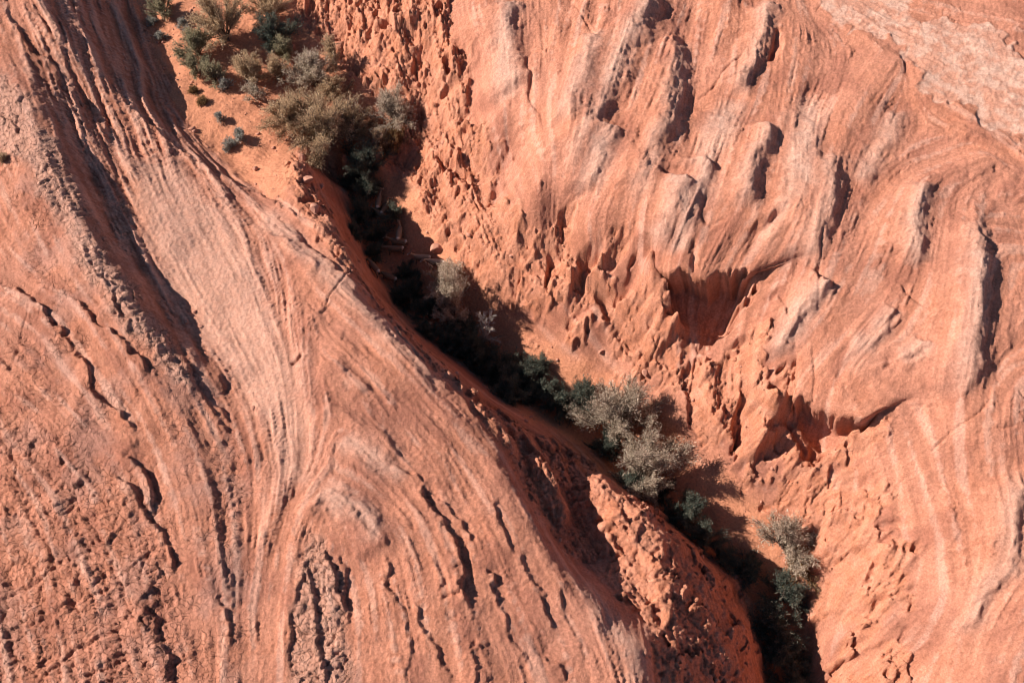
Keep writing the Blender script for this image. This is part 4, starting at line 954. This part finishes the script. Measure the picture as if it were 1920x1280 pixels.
    hp = np.array(h3); pv = pv + 1.0 * sstep(.17, .07, np.linalg.norm(co - hp, axis=1)) + pale * sstep(.60, .75, co[:, 2])
    dv = sstep(.36, .22, co[:, 2]) * .9 + .55 * sstep(.80, .92, co[:, 2]) * sstep(.45, .30, co[:, 0])
    for nm, val in (('pale', np.clip(pv, 0, 1)), ('dark', np.clip(dv, 0, 1))):
        q = bme.attributes.new(nm, 'FLOAT', 'POINT'); q.data.foreach_set('value', val.astype(np.float32))
    bme.materials.clear(); bme.materials.append(COAT)
    root = empty('wild_sheep', (g[0], g[1], gz(g[0], g[1]) - .01), math.radians(heading)); root.scale = (size,) * 3
    tag(root, label, 'sheep', 'wild sheep in the shaded gully')
    b = bpy.data.objects.new('body', bme); COL.objects.link(b); b.parent = root
    for s_ in (1, -1):
        base = n2 + side * (.045 * s_) + Vector((0, 0, .065)) - hd * .01; P_ = []; 
        for k in range(7):
            t = k / 6; P_.append(base + side * (s_ * .09 * t * t) + Vector((0, 0, .20 * t * horn - .10 * t * t)) - hd * (.17 * t * t * horn + .04 * t))
        P_ = np.array([tuple(p) for p in P_]); rad = .032 * (1 - np.linspace(0, 1, 7)) + .008
        V, F = tubes(P_[:-1], P_[1:], rad[:-1], rad[1:], 6); mesh_np('horn', V, F, HORN, root, smooth=True)
    return root
SHEEP = [
 (712,377,84,'topmost sheep walking away up the gully with its head raised',dict(pitch=.1,turn=-.5,pale=.1)),
 (724,390,62,'small brown sheep half hidden at the right of the topmost sheep',dict(pitch=.05,turn=-.3,size=.72)),
 (716,402,140,'brown sheep just below the topmost one, rump towards the open sand',dict(pitch=.5,turn=.2)),
 (750,436,84,'sheep with raised pale head at the top of the tight cluster',dict(pitch=-.1,turn=.5,pale=.12)),
 (748,452,172,'middle sheep of the tight cluster, pressed between two others',dict(pitch=.3)),
 (742,465,178,'lowest sheep of the tight cluster, head turned left to the shrubs',dict(pitch=.55,turn=.1)),
 (792,482,176,'pale tan sheep standing side on upon bare sand facing left',dict(pitch=.12,turn=.15,pale=.22)),
 (818,491,172,'pale sheep partly hidden by the upper grey sunlit bush',dict(pitch=.35,turn=.4,pale=.3)),
 (703,499,128,'upper of two dark sheep grazing along the left wall',dict(pitch=.9)),
 (731,518,152,'lower of two dark sheep grazing along the left wall',dict(pitch=.85,turn=.2)),
 (836,611,122,'lone dark sheep farthest down the gully in deep shade',dict(pitch=.7)),
]
for (u, v, hdg, label, ex) in SHEEP: sheep(u, v, hdg, label, **ex)
print('sheep', round(time.time() - T0, 1))

# ------------------------------------------------------------------ loose stones
def stone_mesh(seed, r0=1.0):
    bm = bmesh.new(); bmesh.ops.create_icosphere(bm, subdivisions=3, radius=1.0); r = np.random.default_rng(seed)
    for _ in range(9):                                                # knock flat facets off
        nrm = Vector(r.normal(0, 1, 3)).normalized(); d = r.uniform(.55, .85)
        for vt in bm.verts:
            k = vt.co.dot(nrm)
            if k > d: vt.co -= nrm * (k - d)
    for vt in bm.verts: vt.co = Vector((vt.co.x, vt.co.y * .8, vt.co.z * .62)) * (1 + .025 * r.normal())
    me = bpy.data.meshes.new('stone'); bm.to_mesh(me); bm.free(); me.materials.append(STONE); return me
m_, nt_, b_ = mat('loose_stone_rock'); nn = node(nt_, 'ShaderNodeTexNoise'); nn.inputs['Scale'].default_value = 5; nn.inputs['Detail'].default_value = 6
nt_.links.new(mixc(nt_, nn.outputs[0], (.34, .14, .09), (.46, .22, .15)), b_.inputs['Base Color']); b_.inputs['Roughness'].default_value = .95; STONE = m_
SM = [stone_mesh(300 + k) for k in range(5)]
STONES = [
 (820,468,15,'rounded boulder in shade at the foot of the right slope above the pale sheep'),
 (366,585,6,'pale stone in the smooth trough at the shadow edge'),
 (376,612,5,'small stone below the pale stone in the smooth trough'),
 (350,604,6,'dark stone touching the shadow edge of the left scarp'),
 (475,766,6,'lone stone at the lower end of the smooth trough'),
 (308,130,4,'small stone on the rock and sand boundary'),
 (592,392,14,'pale boulder on the rim above the gully wall'),
 (578,340,13,'angular block on the rim near the head of the gully'),
 (604,352,9,'smaller block beside the angular rim block'),
 (566,300,12,'reddish block at the head of the gully below the largest bush'),
 (480,318,7,'small block at the lower edge of the sand bench'),
 (1210,700,11,'reddish boulder at the foot of the lumpy orange slope'),
 (1128,660,7,'small stone on the orange slope beside the tree shadow'),
]
for k, (u, v, rpx, label) in enumerate(STONES):
    g = ground(u, v); pm, _a = view_at(g); o = bpy.data.objects.new('loose_stone', SM[k % 5]); COL.objects.link(o)
    r_ = rpx / pm; o.location = (g[0], g[1], gz(g[0], g[1]) + .18 * r_); o.scale = (r_, r_, r_); o.rotation_euler = (.1 * k, .07 * k, 1.3 * k)
    tag(o, label, 'stone', 'loose stones')
# litter of gravel and twigs on the bench and the gully floor
rg = np.random.default_rng(99); tv = np.array([v.co[:] for v in SM[0].vertices]); 
bmT = bmesh.new(); bmesh.ops.create_icosphere(bmT, subdivisions=1, radius=1.0); tvv = np.array([v.co[:] for v in bmT.verts]); tff = np.array([[v.index for v in f.verts] for f in bmT.faces]); bmT.free()
ngr = 5500; cand_y = rg.integers(0, NY, 60000); cand_x = rg.integers(0, NX, 60000); dn = sstep(-.3, 1.2, fbm(2.5, 3, seed=160))
ok = rg.random(60000) < (m_sand * dn * .5 + kn * .06)[cand_y, cand_x]; cy_, cx_ = cand_y[ok][:ngr], cand_x[ok][:ngr]; ngr = len(cy_)
sz = np.exp(rg.normal(-3.2, .62, ngr)); pos = np.stack([gx[cx_], gy[cy_], ZF[cy_, cx_] + sz * .25], 1)
rot = rg.uniform(0, 6.28, ngr); sc = np.stack([sz * rg.uniform(.7, 1.4, ngr), sz * rg.uniform(.7, 1.2, ngr), sz * rg.uniform(.5, .9, ngr)], 1)
V = tvv[None] * sc[:, None, :] * (1 + .18 * rg.normal(0, 1, (ngr, len(tvv), 1))); cR, sR = np.cos(rot)[:, None], np.sin(rot)[:, None]
V = np.stack([V[..., 0] * cR - V[..., 1] * sR, V[..., 0] * sR + V[..., 1] * cR, V[..., 2]], -1) + pos[:, None, :]
F = (tff[None] + (np.arange(ngr) * len(tvv))[:, None, None]).reshape(-1, 3)
gv = mesh_np('gravel', V.reshape(-1, 3), F, STONE); gv['kind'] = 'stuff'; gv['label'] = 'reddish gravel scattered over sand and slope'; gv['category'] = 'gravel'
print('done', round(time.time() - T0, 1))
